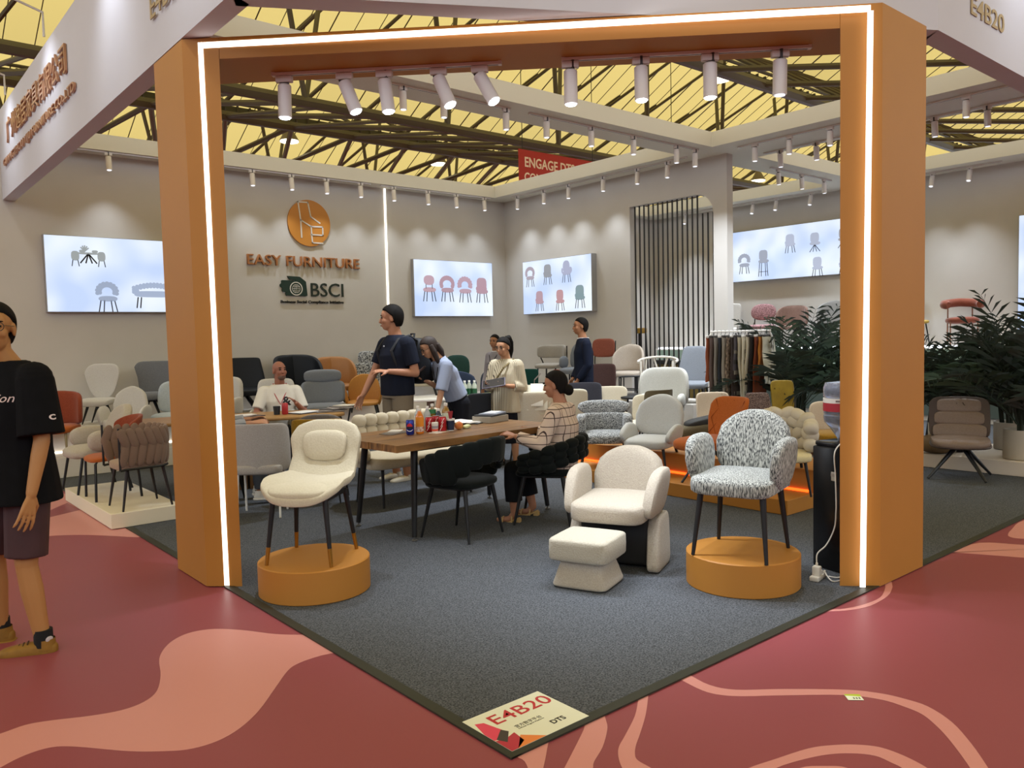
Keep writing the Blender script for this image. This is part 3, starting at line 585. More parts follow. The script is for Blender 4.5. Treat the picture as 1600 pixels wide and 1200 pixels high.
# -- foreground: cream shell chair on its orange drum
def drum(lab, x, y, r, h):
    t = thing('drum_plinth', lab, 'plinth', (x, y, .0065), 0, 'round orange plinths')
    MB().lathe([(r-.004, 0), (r, .004), (r, h-.006), (r-.006, h)], n=72).build('drum_body', ORANGE, t)
drum('round orange plinth under the cream boucle chair', .37, 2.28, .33, .193); drum('round orange plinth under the black and white tweed chair', 2.295, .57, .33, .193)
def shell_chair():
    t = thing('chair', 'cream boucle shell chair with brass-tipped black legs on left orange plinth', 'chair', (.369, 2.29, .2), radians(-50))
    # one shell: seat pan curving up into a winged back
    sp = smooth_prof([(-1, .80), (-.75, .98), (-.4, 1.0), (-.05, .84), (.25, .72), (.5, .84), (.72, .90), (.88, .84), (1, .62)])
    def f(x, y, z, zn):
        s = (zn+1)/2*.85           # arc length along the profile
        L1, Rr = .40, .13
        if s < L1: Y = -.25+s; Z = .43-.055*max(0, .16-s)/.16; nx = Vector((0, 0, 1)); tdir = 0
        elif s < L1+Rr*1.36:
            a = (s-L1)/Rr; Y = .15+Rr*sin(a); Z = .43+Rr*(1-cos(a)); nx = Vector((0, -sin(a), cos(a)))
        else:
            a = 1.36; q = s-L1-Rr*a; Y = .15+Rr*sin(a)+q*cos(a); Z = .43+Rr*(1-cos(a))+q*sin(a); nx = Vector((0, -sin(a), cos(a)))
        cup = (x/.26)**2
        bowl = .05*cup if s < L1 else .07*cup
        return (x, Y+nx.y*(y+bowl), Z+nx.z*(y+bowl))
    MB().pad(.53, .85, .075, f, ec=.55, ev=.35, prof=sp, nu=28, nv=34).build('shell', cream, t)
    MB().pad(.31, .19, .06, lambda x, y, z, zn: (x, .252+z*.21+y+.07*(x/.26)**2*-.95, .645+z), ec=.7, ev=.62, prof=lambda z: 1-.16*(1-z)/2).build('back_cushion', cream, t)
    MB().pad(.40, .40, .06, seat_fn(.475, .06, 0, .4, .05, yo=-.045), ec=.5, ev=.45).build('seat_cushion', cream, t)
    legs4(t, (.16, -.17, .14), (.20, -.205, .20), .39, .017, .011, BLACK, tip=(.27, GOLD)); MB().box((0, -.01, .385), (.33, .33, .03)).build('under_frame', BLACK, t, False)
shell_chair()
# -- tweed armchair on the right drum
t = chair('black and white tweed armchair with tapered black legs on right orange plinth', 2.26, .556, .2, -75, tweed, (.50, .48, .11, .48, dict(ec=.4, ev=.35)), dict(w=.47, h=.39, t=.10, z0=.43, tilt=11, R=.55, ec=.6, ev=.5, prof=lambda z: ARCH(z*.92)*(1-.06*(z < 0)*-z), y=.23), ('taper', dict(a=.36, b=.43, f=.44, r=.44, r0=.02, r1=.011)),
    (.36, .29, .085, .40, -.01, dict(ec=.55, ev=.62, splay=.10, lean=.10, prof=lambda z: .72+.28*min(1, (z+1)))))
# -- beige lounge chair and footstool
t = thing('lounge_chair', 'beige boucle armchair on slab side legs beside the square footstool', 'chair', (2.10, 1.38, .0065), radians(-65))
MB().pad(.50, .58, .13, seat_fn(.45, .13, .0, .58, .03, yo=-.02), ec=.3, ev=.3).build('seat', bouc, t)
MB().pad(.49, .37, .13, back_fn(.22, .36, .37, 14, .8, 0, 0, .01, 2, .49), ec=.45, ev=.5, prof=lambda z: ARCH(z*.93)).build('backrest', bouc, t)
for s in (-1, 1):
    MB().pad(.38, .29, .09, lambda x, y, z, zn, s=s: (s*.265+y+s*.015*zn, x-.03+.07*zn, .485+z), ec=.45, ev=.55, prof=lambda z: 1-.22*max(0, z)**2).build('armrest', bouc, t)
    MB().pad(.36, .335, .09, lambda x, y, z, zn, s=s: (s*.265+y+s*.012*-zn, x+.0+.05*zn, .1675+z), ec=.35, ev=.3, prof=lambda z: 1.0-.28*(z+1)/2).build('side_leg', bouc, t)
MB().box((0, .05, .19), (.45, .34, .34), bev=.02).build('base_panel', plain('#1b1a1b', .8), t, False)
t = thing('footstool', 'square beige boucle footstool on a flared base before the lounge chair', 'stool', (1.625, 1.20, .0065), radians(-69))
stoolf = fab('#b7b0a2', '#a49c8d', 130, .7, .5)
MB().pad(.38, .37, .14, seat_fn(.30, .14, 0, .37, .0), ec=.22, ev=.22).build('top', stoolf, t)
MB().pad(.37, .19, .36, lambda x, y, z, zn: (x*(1-.34*(zn+1)/2), y*(1-.34*(zn+1)/2), .095+z), ec=.28, ev=.22, nu=32).build('base', bouc, t)
# -- woven pillow seating
UNIT = {}
def unit_pad(mt, ec=.8, ev=.8):
    k = (mt.name, ec, ev)
    if k not in UNIT: UNIT[k] = MB().pad(1, 1, 1, lambda x, y, z, zn: (x, y, z), ec=ec, ev=ev, nu=14, nv=8).mesh('pillow', mt)
    return UNIT[k]
def pill(t, mt, p, a, size, lean=0, tilt=0, name='pillow', ec=.8, ev=.8):
    inst(unit_pad(mt, ec, ev), name, t, Matrix.Translation(p) @ Matrix.Rotation(a, 4, 'Z') @ Matrix.Rotation(tilt, 4, 'X') @ Matrix.Rotation(lean, 4, 'Y') @ Matrix.Diagonal((*size, 1)))
# black woven chairs at the table
def black_chair(lab, x, y, th, rows):
    t = thing('chair', lab, 'chair', (x, y, .0065), radians(th))
    MB().pad(.50, .48, .09, seat_fn(.46, .09, 0, .48, .02), ec=.75, ev=.65).build('seat', blackf, t)
    R = .275
    n = 13
    for i in range(n):
        u = -1+2*i/(n-1); a = u*radians(118); c = 1-abs(u)**1.8
        X, Y = R*sin(a), R*cos(a)-.0
        zt_ = .61+.15*c if rows == 1 else .57+.13*c; zb = .43+(.155*max(0, 1-(abs(u)*1.55)**2) if rows == 1 else .10*max(0, 1-(abs(u)*1.4)**2))
        if rows == 1: pill(t, blackf, (X, Y+.03*c, (zt_+zb)/2), -a, (.165, .075, (zt_-zb)*1.06), lean=.12*u, tilt=-.12, name='strap', ec=.55, ev=.5)
        else:
            for k in range(3):
                q = (k+.5)/3; pill(t, blackf, (R*sin(a+.06*(k % 2))*(1+.04*q), R*cos(a+.06*(k % 2))+.03*c, zb+(zt_-zb)*q), -a, (.12, .09, (zt_-zb)/3*1.35), lean=.15, name='pillow')
    MB().tube([(R*.98*sin(-2.06+i*.2289), R*.98*cos(-2.06+i*.2289)+.02, .57+.12*(1-abs(-1+i/9)**1.8)) for i in range(19)], .012, n=6).build('back_frame', BLACK, t)
    legs4(t, (.17, -.15, .16), (.215, -.23, .22), .38, .018, .01, BLACK); MB().box((0, 0, .385), (.36, .34, .02)).build('under_frame', BLACK, t, False)
black_chair('black fabric chair with pleated open back, empty at the wooden table', 1.80, 2.70, 196, 1)
black_chair('black woven pillow chair occupied by the woman in checked jacket', 2.58, 2.60, 218, 3)
# taupe woven chair on low platform
t = thing('chair', 'taupe woven strap chair with black frame at front of the low platform', 'chair', (.16, 5.13, .1305), radians(-88))
t.scale = (.84, .86, .87)
MB().pad(.47, .46, .09, seat_fn(.47, .09, 0, .46, .01), ec=.4, ev=.35).build('seat', fab('#a58c78', '#9a816e', 80, .12), t)
PT = [(-.27, -.2), (-.27, -.12), (-.27, -.04), (-.27, .04), (-.262, .11), (-.235, .17), (-.18, .215), (-.1, .235), (0, .24), (.1, .235), (.18, .215), (.235, .17), (.262, .11), (.27, .04), (.27, -.04), (.27, -.12), (.27, -.2)]
for i, (a, b) in enumerate(PT):
    p0 = Vector(PT[max(0, i-1)]); p1 = Vector(PT[min(len(PT)-1, i+1)]); ang = math.atan2(p1.y-p0.y, p1.x-p0.x)
    pill(t, taupe, (a, b, .555), ang, (.088, .06, .27), lean=-.20, name='strap', ec=.8, ev=.85); pill(t, taupe, (a*1.02, b*1.02, .695), ang, (.088, .06, .21), lean=.34, name='strap', ec=.8, ev=.8)
for s in (-1, 1):
    MB().tube([(s*.275, -.245, .40), (s*.275, -.245, .80)], .011, n=8).build('front_post', BLACK, t)
MB().tube([(-.275, -.245, .40)]+[(a*1.02, b*1.02, .405) for a, b in PT]+[(.275, -.245, .40)], .012, n=6).build('base_rail', BLACK, t)
legs4(t, (.19, -.16, .17), (.225, -.225, .235), .40, .017, .01, plain('#221a18', .5))
# bench behind the table
t = thing('bench', 'long cream bench with rows of padded balls behind the wooden table', 'bench', (2.36, 4.18, .0065), radians(2))
bl = 1.26
MB().pad(bl-.06, .50, .12, seat_fn(.465, .12, 0, .5, .02), ec=.12, ev=.4, nu=28).build('seat', cream2, t)
path = []
for i in range(7): a = i/6*pi/2; path.append((-bl/2+.20-.20*cos(a)-.0, .08+.20*sin(a), -cos(a)))
path = [(-bl/2, -.1), (-bl/2, 0.0)]+[(-bl/2+.2-.2*cos(a*pi/2/3), .08+.2*sin(a*pi/2/3)) for a in range(4)]
m = 8
path += [(-bl/2+.2+(bl-.4)*i/(m-1), .285) for i in range(1, m-1)]+[(bl/2-.2+.2*sin(a*pi/2/3), .08+.2*cos(a*pi/2/3)) for a in range(4)]+[(bl/2, 0.0), (bl/2, -.1)]
for i, (a, b) in enumerate(path):
    p0 = Vector(path[max(0, i-1)]); p1 = Vector(path[min(len(path)-1, i+1)]); ang = math.atan2(p1.y-p0.y, p1.x-p0.x)
    e = abs(a)/(bl/2); dz = 0 if e < .8 else -.06-.14*(1 if b < .02 else 0)-.05*(e > .93)
    for k in range(3 if dz > -.03 else 2): pill(t, cream2, (a, b, 0.53+.108*k+(dz*.25 if k == 0 else dz*.6)), ang, (.142, .125, .118), ec=.9, ev=.8)
for x in (-.48, .48):
    for yy in (-.17, .2): MB().tube([(x, yy, .36), (x*1.04, yy*1.2, 0)], .016, .011, 8).build('leg', BLACK, t)
MB().box((0, 0, .355), (bl-.3, .4, .02)).build('under_frame', BLACK, t, False)
# cream knot chair on orange step
t = thing('chair', 'cream chair woven of thick bulging knots on the orange platform', 'chair', (4.30, 1.49, .1315), radians(-52)); t.scale = (.80, .80, .82)
MB().pad(.52, .50, .10, seat_fn(.44, .10, 0, .5, .02), ec=.5, ev=.45).build('seat', fab('#d6caa4', '#cfc298', 100, .15), t)
knot = fab('#cdc4b2', '#c4baa8', 100, .15)
rnd = random.Random(3)
for r_, (zz, nk, off) in enumerate([(.50, 9, 0), (.61, 8, .5), (.72, 9, 0), (.80, 6, .5)]):
    for i in range(nk):
        u = -1+2*(i+(.5 if off else 0)*(1 if nk % 2 == 0 else 0))/(nk-1 if not off else nk); u = max(-1, min(1, u)); a = u*radians(112 if r_ < 3 else 75)
        pill(t, knot, (.27*sin(a), .255*cos(a)+.02, zz-.05*abs(u)**2*(r_/2)), -a+rnd.uniform(-.1, .1), (.19, .15, .128), lean=(.5 if (i+r_) % 2 else -.5)*.9, name='knot', ec=.85, ev=.85)
legs4(t, (.18, -.16, .17), (.23, -.22, .23), .345, .018, .011, BLACK)
# -- rest of the chairs on the left
oval = dict(ec=.6, ev=.9)
fl0 = .0065
chair('orange dining chair with wood rim on black tube legs on the low platform', 0.099, 5.746, .1305, -90, orange, (.44, .42, .06, .455, dict(ec=.6, ev=.5)), dict(w=.62, h=.24, t=.045, z0=.60, R=.26, tilt=6, y=.24, drop=.25), ('sled',), lm=BLACK, mb2=rust, sc=(1, 1, 0.88))
chair('beige boucle tub chair on thin black legs at back of the low platform', 0.087, 6.315, .1305, -86, bouc, (.54, .50, .12, .47, dict(ec=.6, ev=.55)), dict(w=.50, h=.42, t=.10, z0=.45, R=.5, prof=ARCH, tilt=12), ('taper', dict(r0=.013, r1=.011, a=.4, b=.44)), (.36, .22, .12, .42, .04, dict(ec=.8, ev=.75, dx=.03)), sc=(1, 1, 0.92))
chair('rust orange curved-back chair with wooden legs behind the passer-by', 0.090, 8.360, .2355, -32, orange, (.58, .46, .10, .40, dict(ec=.5, ev=.45)), dict(w=.92, h=.42, t=.07, z0=.38, R=.34, tilt=4, drop=.12, y=.24), ('taper', dict(a=.38, b=.42)), lm=BEL, mb2=rust, sc=(1, 1, 0.94))
chair('white winged chair with piped edge against the wall left of the arch', 0.728, 8.950, .531, -38, whitef, (.50, .46, .10, .34, dict(ec=.55, ev=.45)), dict(w=.56, h=.47, t=.05, z0=.32, R=.7, tilt=10, ec=.5, ev=.5, prof=smooth_prof([(-1, .55), (-.3, .75), (.35, 1.0), (1, .92)])), ('taper', dict(a=.12, b=.34, f=.3, r=.35, r0=.022)), sc=(0.84, 0.84, 0.95))
chair('grey leather chair with winged back against the wall by the left post', 1.372, 8.920, .531, -36, dgrey, (.46, .44, .09, .36, dict(ec=.5, ev=.45)), dict(w=.58, h=.42, t=.06, z0=.34, R=.42, tilt=12, ev=.3, prof=smooth_prof([(-1, .72), (-.1, .82), (.5, 1.0), (1, .94)])), ('star', 4, .3, .26))
chair('white armchair with rounded high back on the lower wall step', 0.900, 8.360, .2355, -38, whitef, (.58, .50, .12, .42, dict(ec=.5, ev=.45)), dict(w=.54, h=.46, t=.08, z0=.36, R=.6, prof=ARCH, tilt=9), ('taper',), (.40, .28, .07, .30, -.02, dict(splay=.2, slope=.1, ev=.7)), sc=(0.8, 0.8, 0.93))
chair('pale blue-grey speckled chair half hidden by the left post', 1.492, 8.360, .2355, -36, lgreyb, (.54, .48, .10, .44, dict(ec=.6, ev=.5)), dict(w=.56, h=.44, t=.10, z0=.42, R=.45, prof=lambda z: 1-.1*max(0, z)**2), ('taper',), sc=(1, 1, 0.93))
chair('white chair just peeking out right of the left post', 2.040, 8.340, .2355, -40, whitef, (.52, .5, .12, .42), dict(w=.56, h=.42, t=.10, z0=.40, R=.4, prof=lambda z: 1-.1*max(0, z)**2), ('taper',), (.36, .22, .07, .34, 0))
chair('black leather armchair against the wall nearest the left post', 2.600, 8.940, .531, -28, navyl, (.56, .5, .10, .34), dict(w=.66, h=.46, t=.06, z0=.30, R=.7, tilt=14, ev=.2, ec=.35, prof=smooth_prof([(-1, 1.0), (1, .72)])), ('star', 4, .28, .28))
chair('black leather armchair with sloped arms behind the seated man', 3.46, 8.94, .531, -10, navyl, (.60, .5, .10, .32), dict(w=1.10, h=.50, t=.06, z0=.28, R=.34, tilt=12, ev=.2, ec=.35, drop=.46, dpow=3.5, y=.22), ('star', 4, .26, .28))
chair('tan leather armchair with sloped arms against the logo wall', 4.084, 8.940, .531, -8, tan, (.56, .5, .10, .32), dict(w=1.04, h=.46, t=.05, z0=.27, R=.32, tilt=12, ev=.2, ec=.35, drop=.46, dpow=3.5, y=.2), ('star', 4, .26, .28), sc=(0.9, 0.9, 1))
t = chair('speckled grey lounge chair with round headrest left of the standing man', 4.548, 8.920, .531, -42, tweedf, (.52, .5, .12, .32), dict(w=.5, h=.36, t=.1, z0=.26, tilt=14, R=.6), ('star', 4, .2, .26), sc=(0.85, 0.85, 1))
MB().pad(.36, .20, .11, lambda x, y, z, zn: (x, .34+y+.2*z, .70+z), ec=.7, ev=.6).build('headrest', tweedf, t)
chair('white armchair holding the seated bald man', 2.041, 6.608, fl0, -32, whitef, (.56, .54, .12, .42), dict(w=.54, h=.62, t=.09, z0=.40, R=.7, tilt=8, ev=.3), ('taper',), (.46, .24, .08, .46, -.02, dict(splay=.1)), sc=(0.8, 0.8, 1.05))
t = chair('blue-grey lounge chair with thick roll headrest behind the small table', 3.540, 8.360, .2355, -30, bluegr, (.58, .5, .13, .38, dict(ec=.4, ev=.4)), dict(w=.66, h=.34, t=.10, z0=.36, R=.5, tilt=10), ('taper',))
MB().pad(.54, .19, .15, lambda x, y, z, zn: (x, .28+y-.06*(x/.27)**2, .76+z), ec=.8, ev=.6).build('headrest', bluegr, t)
chair('mustard leather armchair with petal arms left of the standing man', 4.208, 8.360, .2355, -34, must, (.48, .46, .07, .38, dict(ec=.6, ev=.5)), dict(w=.50, h=.44, t=.05, z0=.32, R=.45, prof=lambda z: ARCH(z*.95), tilt=9), ('taper', dict(b=.5)), (.36, .30, .05, .30, -.02, dict(ec=.7, ev=.8, splay=.22)))
chair('light grey tub chair seen from behind at the small table', 1.007, 4.549, fl0, 146, lgrey2, (.54, .5, .10, .48), dict(w=.84, h=.44, t=.06, z0=.40, R=.36, tilt=2, ev=.3, prof=lambda z: 1-.05*max(0, z)), ('taper', dict(a=.42, b=.44, r0=.014, r1=.012)), lm=WHITEP, sc=(0.75, 0.75, 0.96))
chair('dark mustard velvet chair seen from behind beside the cream shell chair', 1.681, 4.744, fl0, 140, mvel, (.50, .46, .09, .46), dict(w=.66, h=.38, t=.06, z0=.40, R=.4, tilt=3, ev=.25), ('taper',), sc=(0.85, 0.85, 1))
for i, (x, y, lab) in enumerate([(1.94, 5.25, 'grey channel-tufted chair facing the small table, behind the dark mustard chair')]):
    chair(lab, x, y, fl0, 150, fab('#6f6760', '#665e58', 90, .15), (.46, .44, .08, .46), dict(w=.5, h=.36, t=.05, z0=.42, R=.4, chan=4, camp=.010, prof=lambda z: 1-.35*max(0, z)**3), ('taper',))
# -- centre back
chair('dark green round-back chair on the wall shelf behind the leaning woman', 6.394, 8.950, .531, -34, dgreen, (.5, .46, .10, .30), dict(w=.52, h=.42, t=.08, z0=.26, R=.7, ec=.6, ev=.7), ('taper',), sc=(0.85, 0.85, 1))
chair('pale cream high-back chair on the wall shelf behind the backpack', 5.66, 8.94, .531, -36, cream, (.48, .46, .1, .30), dict(w=.46, h=.42, t=.08, z0=.26, R=.8, ev=.4), ('taper',))
chair('navy blue round-back chair on the lower step behind the leaning woman', 5.984, 8.340, .2355, -32, navyb, (.54, .48, .1, .42), dict(w=.62, h=.40, t=.07, z0=.34, R=.4, prof=ARCH), ('taper',), sc=(1, 1, 0.97))
chair('dark blue-grey curved chair beside the seated woman by the corner', 6.364, 7.984, .0065, -60, fab('#4a5263', '#434a5a', 80, .15), (.52, .48, .1, .46), dict(w=.8, h=.44, t=.06, z0=.42, R=.3, prof=lambda z: 1-.1*max(0, z)**2), ('taper',), sc=(0.7, 0.7, 1.1))
t = chair('teal armchair with wooden armrests right of the woman holding a tablet', 6.705, 7.517, .2355, -62, teal, (.5, .48, .08, .42), dict(w=.5, h=.36, t=.05, z0=.38, R=.5, tilt=12, ev=.3), ('taper',), lm=plain('#3a2c22', .5), sc=(0.65, 0.65, 1))
for s in (-1, 1): MB().tube([(s*.27, .26, .66), (s*.29, .0, .62), (s*.29, -.22, .58), (s*.28, -.24, .40)], .012, n=6).build('armrest', plain('#8d8279', .4), t)
chair('burnt orange round-back chair in front of the bar stools', 6.739, 6.912, .2355, -56, rust, (.5, .48, .1, .42), dict(w=.46, h=.48, t=.06, z0=.34, R=.5, prof=lambda z: ARCH(z*.95)), ('taper',), sc=(0.7, 0.7, 0.9))
chair('dark brown leather chair below the terracotta bar stool', 6.728, 5.857, .2355, -50, brownp, (.5, .48, .1, .46), dict(w=.5, h=.40, t=.06, z0=.44, R=.5, ev=.3, tilt=12), ('sled',), sc=(0.75, 0.75, 1))
# bar stools on the right wall step
t = chair('grey bar stool with curved back rail, leftmost along the right wall', 7.374, 7.659, .531, -72, fab('#a39d95', '#99938b', 110, .2), (.46, .42, .08, .52), dict(w=.66, h=.22, t=.06, z0=.60, R=.3, tilt=4), ('bar', .18))
for s in (-1, 1): MB().tube([(s*.2, .16, .45), (s*.25, .12, .60), (s*.26, .1, .80)], .011, n=6).build('back_post', BLACK, t)
chair('blue-grey bar stool with pebble arms partly behind the suited man', 7.344, 7.064, .531, -70, bluegr, (.48, .44, .10, .46), dict(w=.34, h=.42, t=.09, z0=.44, R=.6, prof=ARCH), ('bar', .15), (.30, .20, .10, .44, .02, dict(ec=.8, ev=.8)), sc=(0.9, 0.9, 1))
t = chair('terracotta bar stool with separate back right of the suited man', 7.287, 6.429, .531, -70, terra, (.42, .40, .07, .46), dict(w=.46, h=.30, t=.05, z0=.64, R=.5, tilt=6, ev=.5), ('bar', .15), sc=(0.85, 0.85, 0.97))
for s in (-1, 1): MB().tube([(s*.2, .18, .42), (s*.2, .24, .90)], .011, n=6).build('back_post', BLACK, t)
chair('beige bar stool with wrapped back left of the dark slats', 7.339, 5.912, .531, -66, fab('#b3a79a', '#a89c8f', 110, .2), (.50, .44, .08, .42), dict(w=.82, h=.40, t=.06, z0=.42, R=.28, tilt=6, drop=.45), ('bar', .14), sc=(0.85, 0.85, 1))
t = thing('bar_stool', 'yellow-topped bar stool seen behind the dark slats', 'stool', (9.2, 7.28, .0))
MB().box((0, 0, 1.56), (.2, .2, .1), bev=.02).build('seat', plain('#b08a30', .5), t)
legs4(t, (.08, -.08, .08), (.13, -.13, .13), 1.52, .014, .012, BLACK)
# floor chairs in front of the right wall
chair('cream upholstered dining chair in front of the beige bar stool', 6.360, 5.340, fl0, -44, cream2, (.46, .44, .09, .46), dict(w=.46, h=.42, t=.06, z0=.42, R=.7, ev=.3, prof=smooth_prof([(-1, .8), (.6, 1), (1, .94)])), ('taper',), sc=(1, 1, 0.92))
chair('dark grey chair back behind the woman in checked jacket', 6.0, 5.52, fl0, -44, fab('#35343a', '#2f2e34', 90, .15), (.46, .44, .09, .46), dict(w=.5, h=.42, t=.06, z0=.42, R=.7, ev=.3), ('taper',))
chair('white tall-back chair right of the fabric sample, behind the seated woman', 5.185, 5.117, fl0, 140, cream, (.66, .5, .1, .48), dict(w=.62, h=.42, t=.08, z0=.42, R=.8, ev=.25), ('taper',))
chair('cream chair seen from behind with fabric samples over its back', 4.50, 4.92, fl0, 138, cream2, (.56, .5, .1, .46), dict(w=.52, h=.42, t=.09, z0=.44, R=.7, ev=.3), ('taper',))
chair('white chair with round pocket back behind the light grey armchair', 5.55, 4.05, fl0, -58, cream, (.52, .5, .1, .46), dict(w=.42, h=.34, t=.06, z0=.42, R=.8), ('taper',))
t = chair('speckled grey armchair with floating headrest on the orange platform', 4.313, 3.575, .1315, -46, tweedg, (.52, .48, .12, .42, dict(ec=.4, ev=.35)), dict(w=.64, h=.22, t=.09, z0=.40, R=.40, tilt=2), ('taper',), (.30, .26, .10, .36, .0, dict(ec=.5, ev=.4)), sc=(1, 1, 0.88))
MB().pad(.58, .18, .09, back_fn(.24, .585, .18, 8, .55, 0, 0, 0, 2, .58), ec=.6, ev=.65, prof=lambda z: 1-.22*max(0, -z)).build('headrest', tweedg, t)
chair('light grey armchair with big shell back on the orange platform', 4.331, 2.954, .1315, -72, greyl, (.52, .50, .12, .43, dict(ec=.45, ev=.4)), dict(w=.56, h=.48, t=.08, z0=.42, R=.75, tilt=12, prof=lambda z: ARCH(z*.95)*(1+.0*z), ev=.5), ('taper',), (.42, .22, .08, .36, -.02, dict(ec=.6, ev=.8, splay=.15, slope=.3)), sc=(0.92, 0.92, 0.84))
chair('white rounded lounge chair with waist cushion in front of the slats', 6.55, 4.62, fl0+.0, -62, fab('#b9b7af', '#acaaa2', 120, .25), (.54, .5, .12, .56), dict(w=.80, h=.50, t=.08, z0=.54, R=.36, prof=lambda z: 1-.2*max(0, z)**2, tilt=6), ('taper',), (.34, .18, .1, .52, 0, dict(ec=.8, ev=.8)))
chair('grey leather bar chair with pinched waist at the end of the right wall', 7.30, 4.72, .531, -64, bluegr, (.48, .46, .09, .30), dict(w=.50, h=.52, t=.06, z0=.26, R=.5, tilt=14, ev=.3, prof=smooth_prof([(-1, 1.0), (-.2, .86), (1, .70)])), ('taper', dict(f=.4, r=.4)))
# white wishbone chair
t = thing('chair', 'white wooden wishbone chair with curved top rail in front of slats', 'chair', (7.25, 5.26, .531), radians(-60))
WW = plain('#cfc8bc', .5)
MB().pad(.5, .44, .04, seat_fn(.12, .04), ec=.5, ev=.4).build('seat', WW, t)
MB().tube([(.28*sin(a), .26*cos(a)-.04, .58+.05*cos(a)) for a in [radians(d_) for d_ in range(-110, 111, 20)]], .018, n=8).build('top_rail', WW, t)
for s in (-1, 1):
    MB().tube([(s*.2, .18, 0), (s*.22, .18, .3), (s*.2, .15, .60)], .016, n=8).build('leg', WW, t); MB().tube([(s*.2, -.2, 0), (s*.23, -.14, .58)], .016, n=8).build('leg', WW, t)
    MB().tube([(s*.015, .2, .12), (s*.02, .22, .35), (s*.1, .215, .62)], .014, n=6).build('splat', WW, t)
chair('olive leather tub chair low behind the light grey armchair', 5.865, 4.187, fl0, 170, olive, (.5, .5, .1, .44), dict(w=.74, h=.38, t=.05, z0=.46, R=.34, ev=.25), ('taper',), sc=(0.7, 0.7, 0.97))
t = chair('black low armchair with thin rails by the right wall step', 6.86, 5.30, .2355, -60, plain('#1d1c1d', .5), (.5, .46, .05, .42), None, ('taper',))
MB().tube([(.27*sin(radians(d_)), .24*cos(radians(d_)), .66) for d_ in range(-120, 121, 20)], .014, n=6).build('arm_rail', BLACK, t)
for d_ in range(-100, 101, 40): MB().tube([(.27*sin(radians(d_)), .24*cos(radians(d_)), .42), (.27*sin(radians(d_)), .24*cos(radians(d_)), .66)], .009, n=6).build('rail_post', BLACK, t)
# -- right cluster behind the orange platform
beigep = fab('#c6b6a2', '#bcac98', 110, .15)
chair('beige plain chair back behind the orange quilted chair', 6.120, 3.460, fl0, -36, beigep, (.5, .48, .09, .46), dict(w=.56, h=.42, t=.06, z0=.40, R=.6, ev=.3), ('taper',), sc=(0.75, 0.75, 0.95))
def quilt():
    t = thing('chair', 'orange chair with diamond stitching on crossed black legs', 'chair', (4.23, 2.19, .1315), radians(-100)); t.scale = (.92, .92, .92)
    MB().pad(.52, .58, .11, seat_fn(.47, .11, 0, .58, .05, yo=-.04), ec=.55, ev=.45).build('seat', orange, t)
    bf = back_fn(.2, .42, .42, 22, .36, 0, 0, 0, 2, .56)
    MB().pad(.54, .42, .06, bf, ec=.5, ev=.35, prof=smooth_prof([(-1, .78), (.5, 1), (1, .95)])).build('backrest', orange, t)
    st = fab('#7c3a14', None, 90, 0)
    for k in (-2, -1, 0, 1, 2):
        for s in (-1, 1):
            pts_ = []
            for q in range(9):
                zn = -.85+1.7*q/8; x = .11*k+s*.13*zn
                if abs(x) < .235: pts_.append(bf(x, -.026, zn*.21, zn))
            if len(pts_) > 2: MB().tube(pts_, .0035, n=4).build('stitch_line', st, t)
    for s in (-1, 1): MB().tube([(s*.16, .14, .38), (s*.2, -.2, 0)], .018, .012, 8).build('leg', BLACK, t); MB().tube([(s*.16, -.14, .38), (s*.2, .22, 0)], .018, .012, 8).build('leg', BLACK, t)
quilt()
t = chair('mustard mesh chair with handle slot below the fabric samples', 7.119, 3.562, .1505, -40, mat('mustard_mesh', '#8f6f22', .6, n=240, c2='#4a3a16', nmix=.12), (.46, .44, .05, .44), dict(w=.50, h=.42, t=.035, z0=.36, R=.6, ev=.5, prof=smooth_prof([(-1, .9), (0, 1), (1, .62)])), ('sled',), sc=(0.7, 0.7, 0.88))
MB().tube([(.235*sin(a), .25+.0, .575+.215*cos(a)) for a in [radians(d_) for d_ in range(-100, 101, 20)]], .016, n=6).build('rim', plain('#9a7628', .5), t)
MB().box((0, .285, .755), (.11, .05, .02), bev=.008).build('handle_slot', BLACK, t)
chair('brown flecked tweed chair between mustard mesh and cream knot chairs', 6.565, 3.147, fl0, -40, brownt, (.5, .46, .1, .46), dict(w=.48, h=.38, t=.06, z0=.40, R=.7, ev=.25, prof=smooth_prof([(-1, 1.06), (1, .84)])), ('taper',), sc=(0.72, 0.72, 0.97))
t = chair('yellow velvet chair with smooth wide back among the palms', 6.883, 3.001, .0065, -40, yel, (.5, .46, .1, .48), dict(w=.42, h=.48, t=.05, z0=.44, R=.8, ev=.3, prof=smooth_prof([(-1, .9), (1, 1)]), tilt=12), ('taper',), sc=(0.7, 0.7, 0.97))
MB().tube([(.215, .2, .46), (.235, .29, .7), (.20, .34, .92)], .010, n=6).build('back_frame', plain('#5b5450', .4), t)
t = chair('cream and mustard chair with brown frame behind the water bottle', 6.153, 1.991, fl0, -44, mvel, (.48, .46, .12, .52), dict(w=.46, h=.40, t=.06, z0=.46, R=.8, m=beigep), ('taper',), mb2=beigep, lm=plain('#6b4426', .5), sc=(1, 1, 0.85))
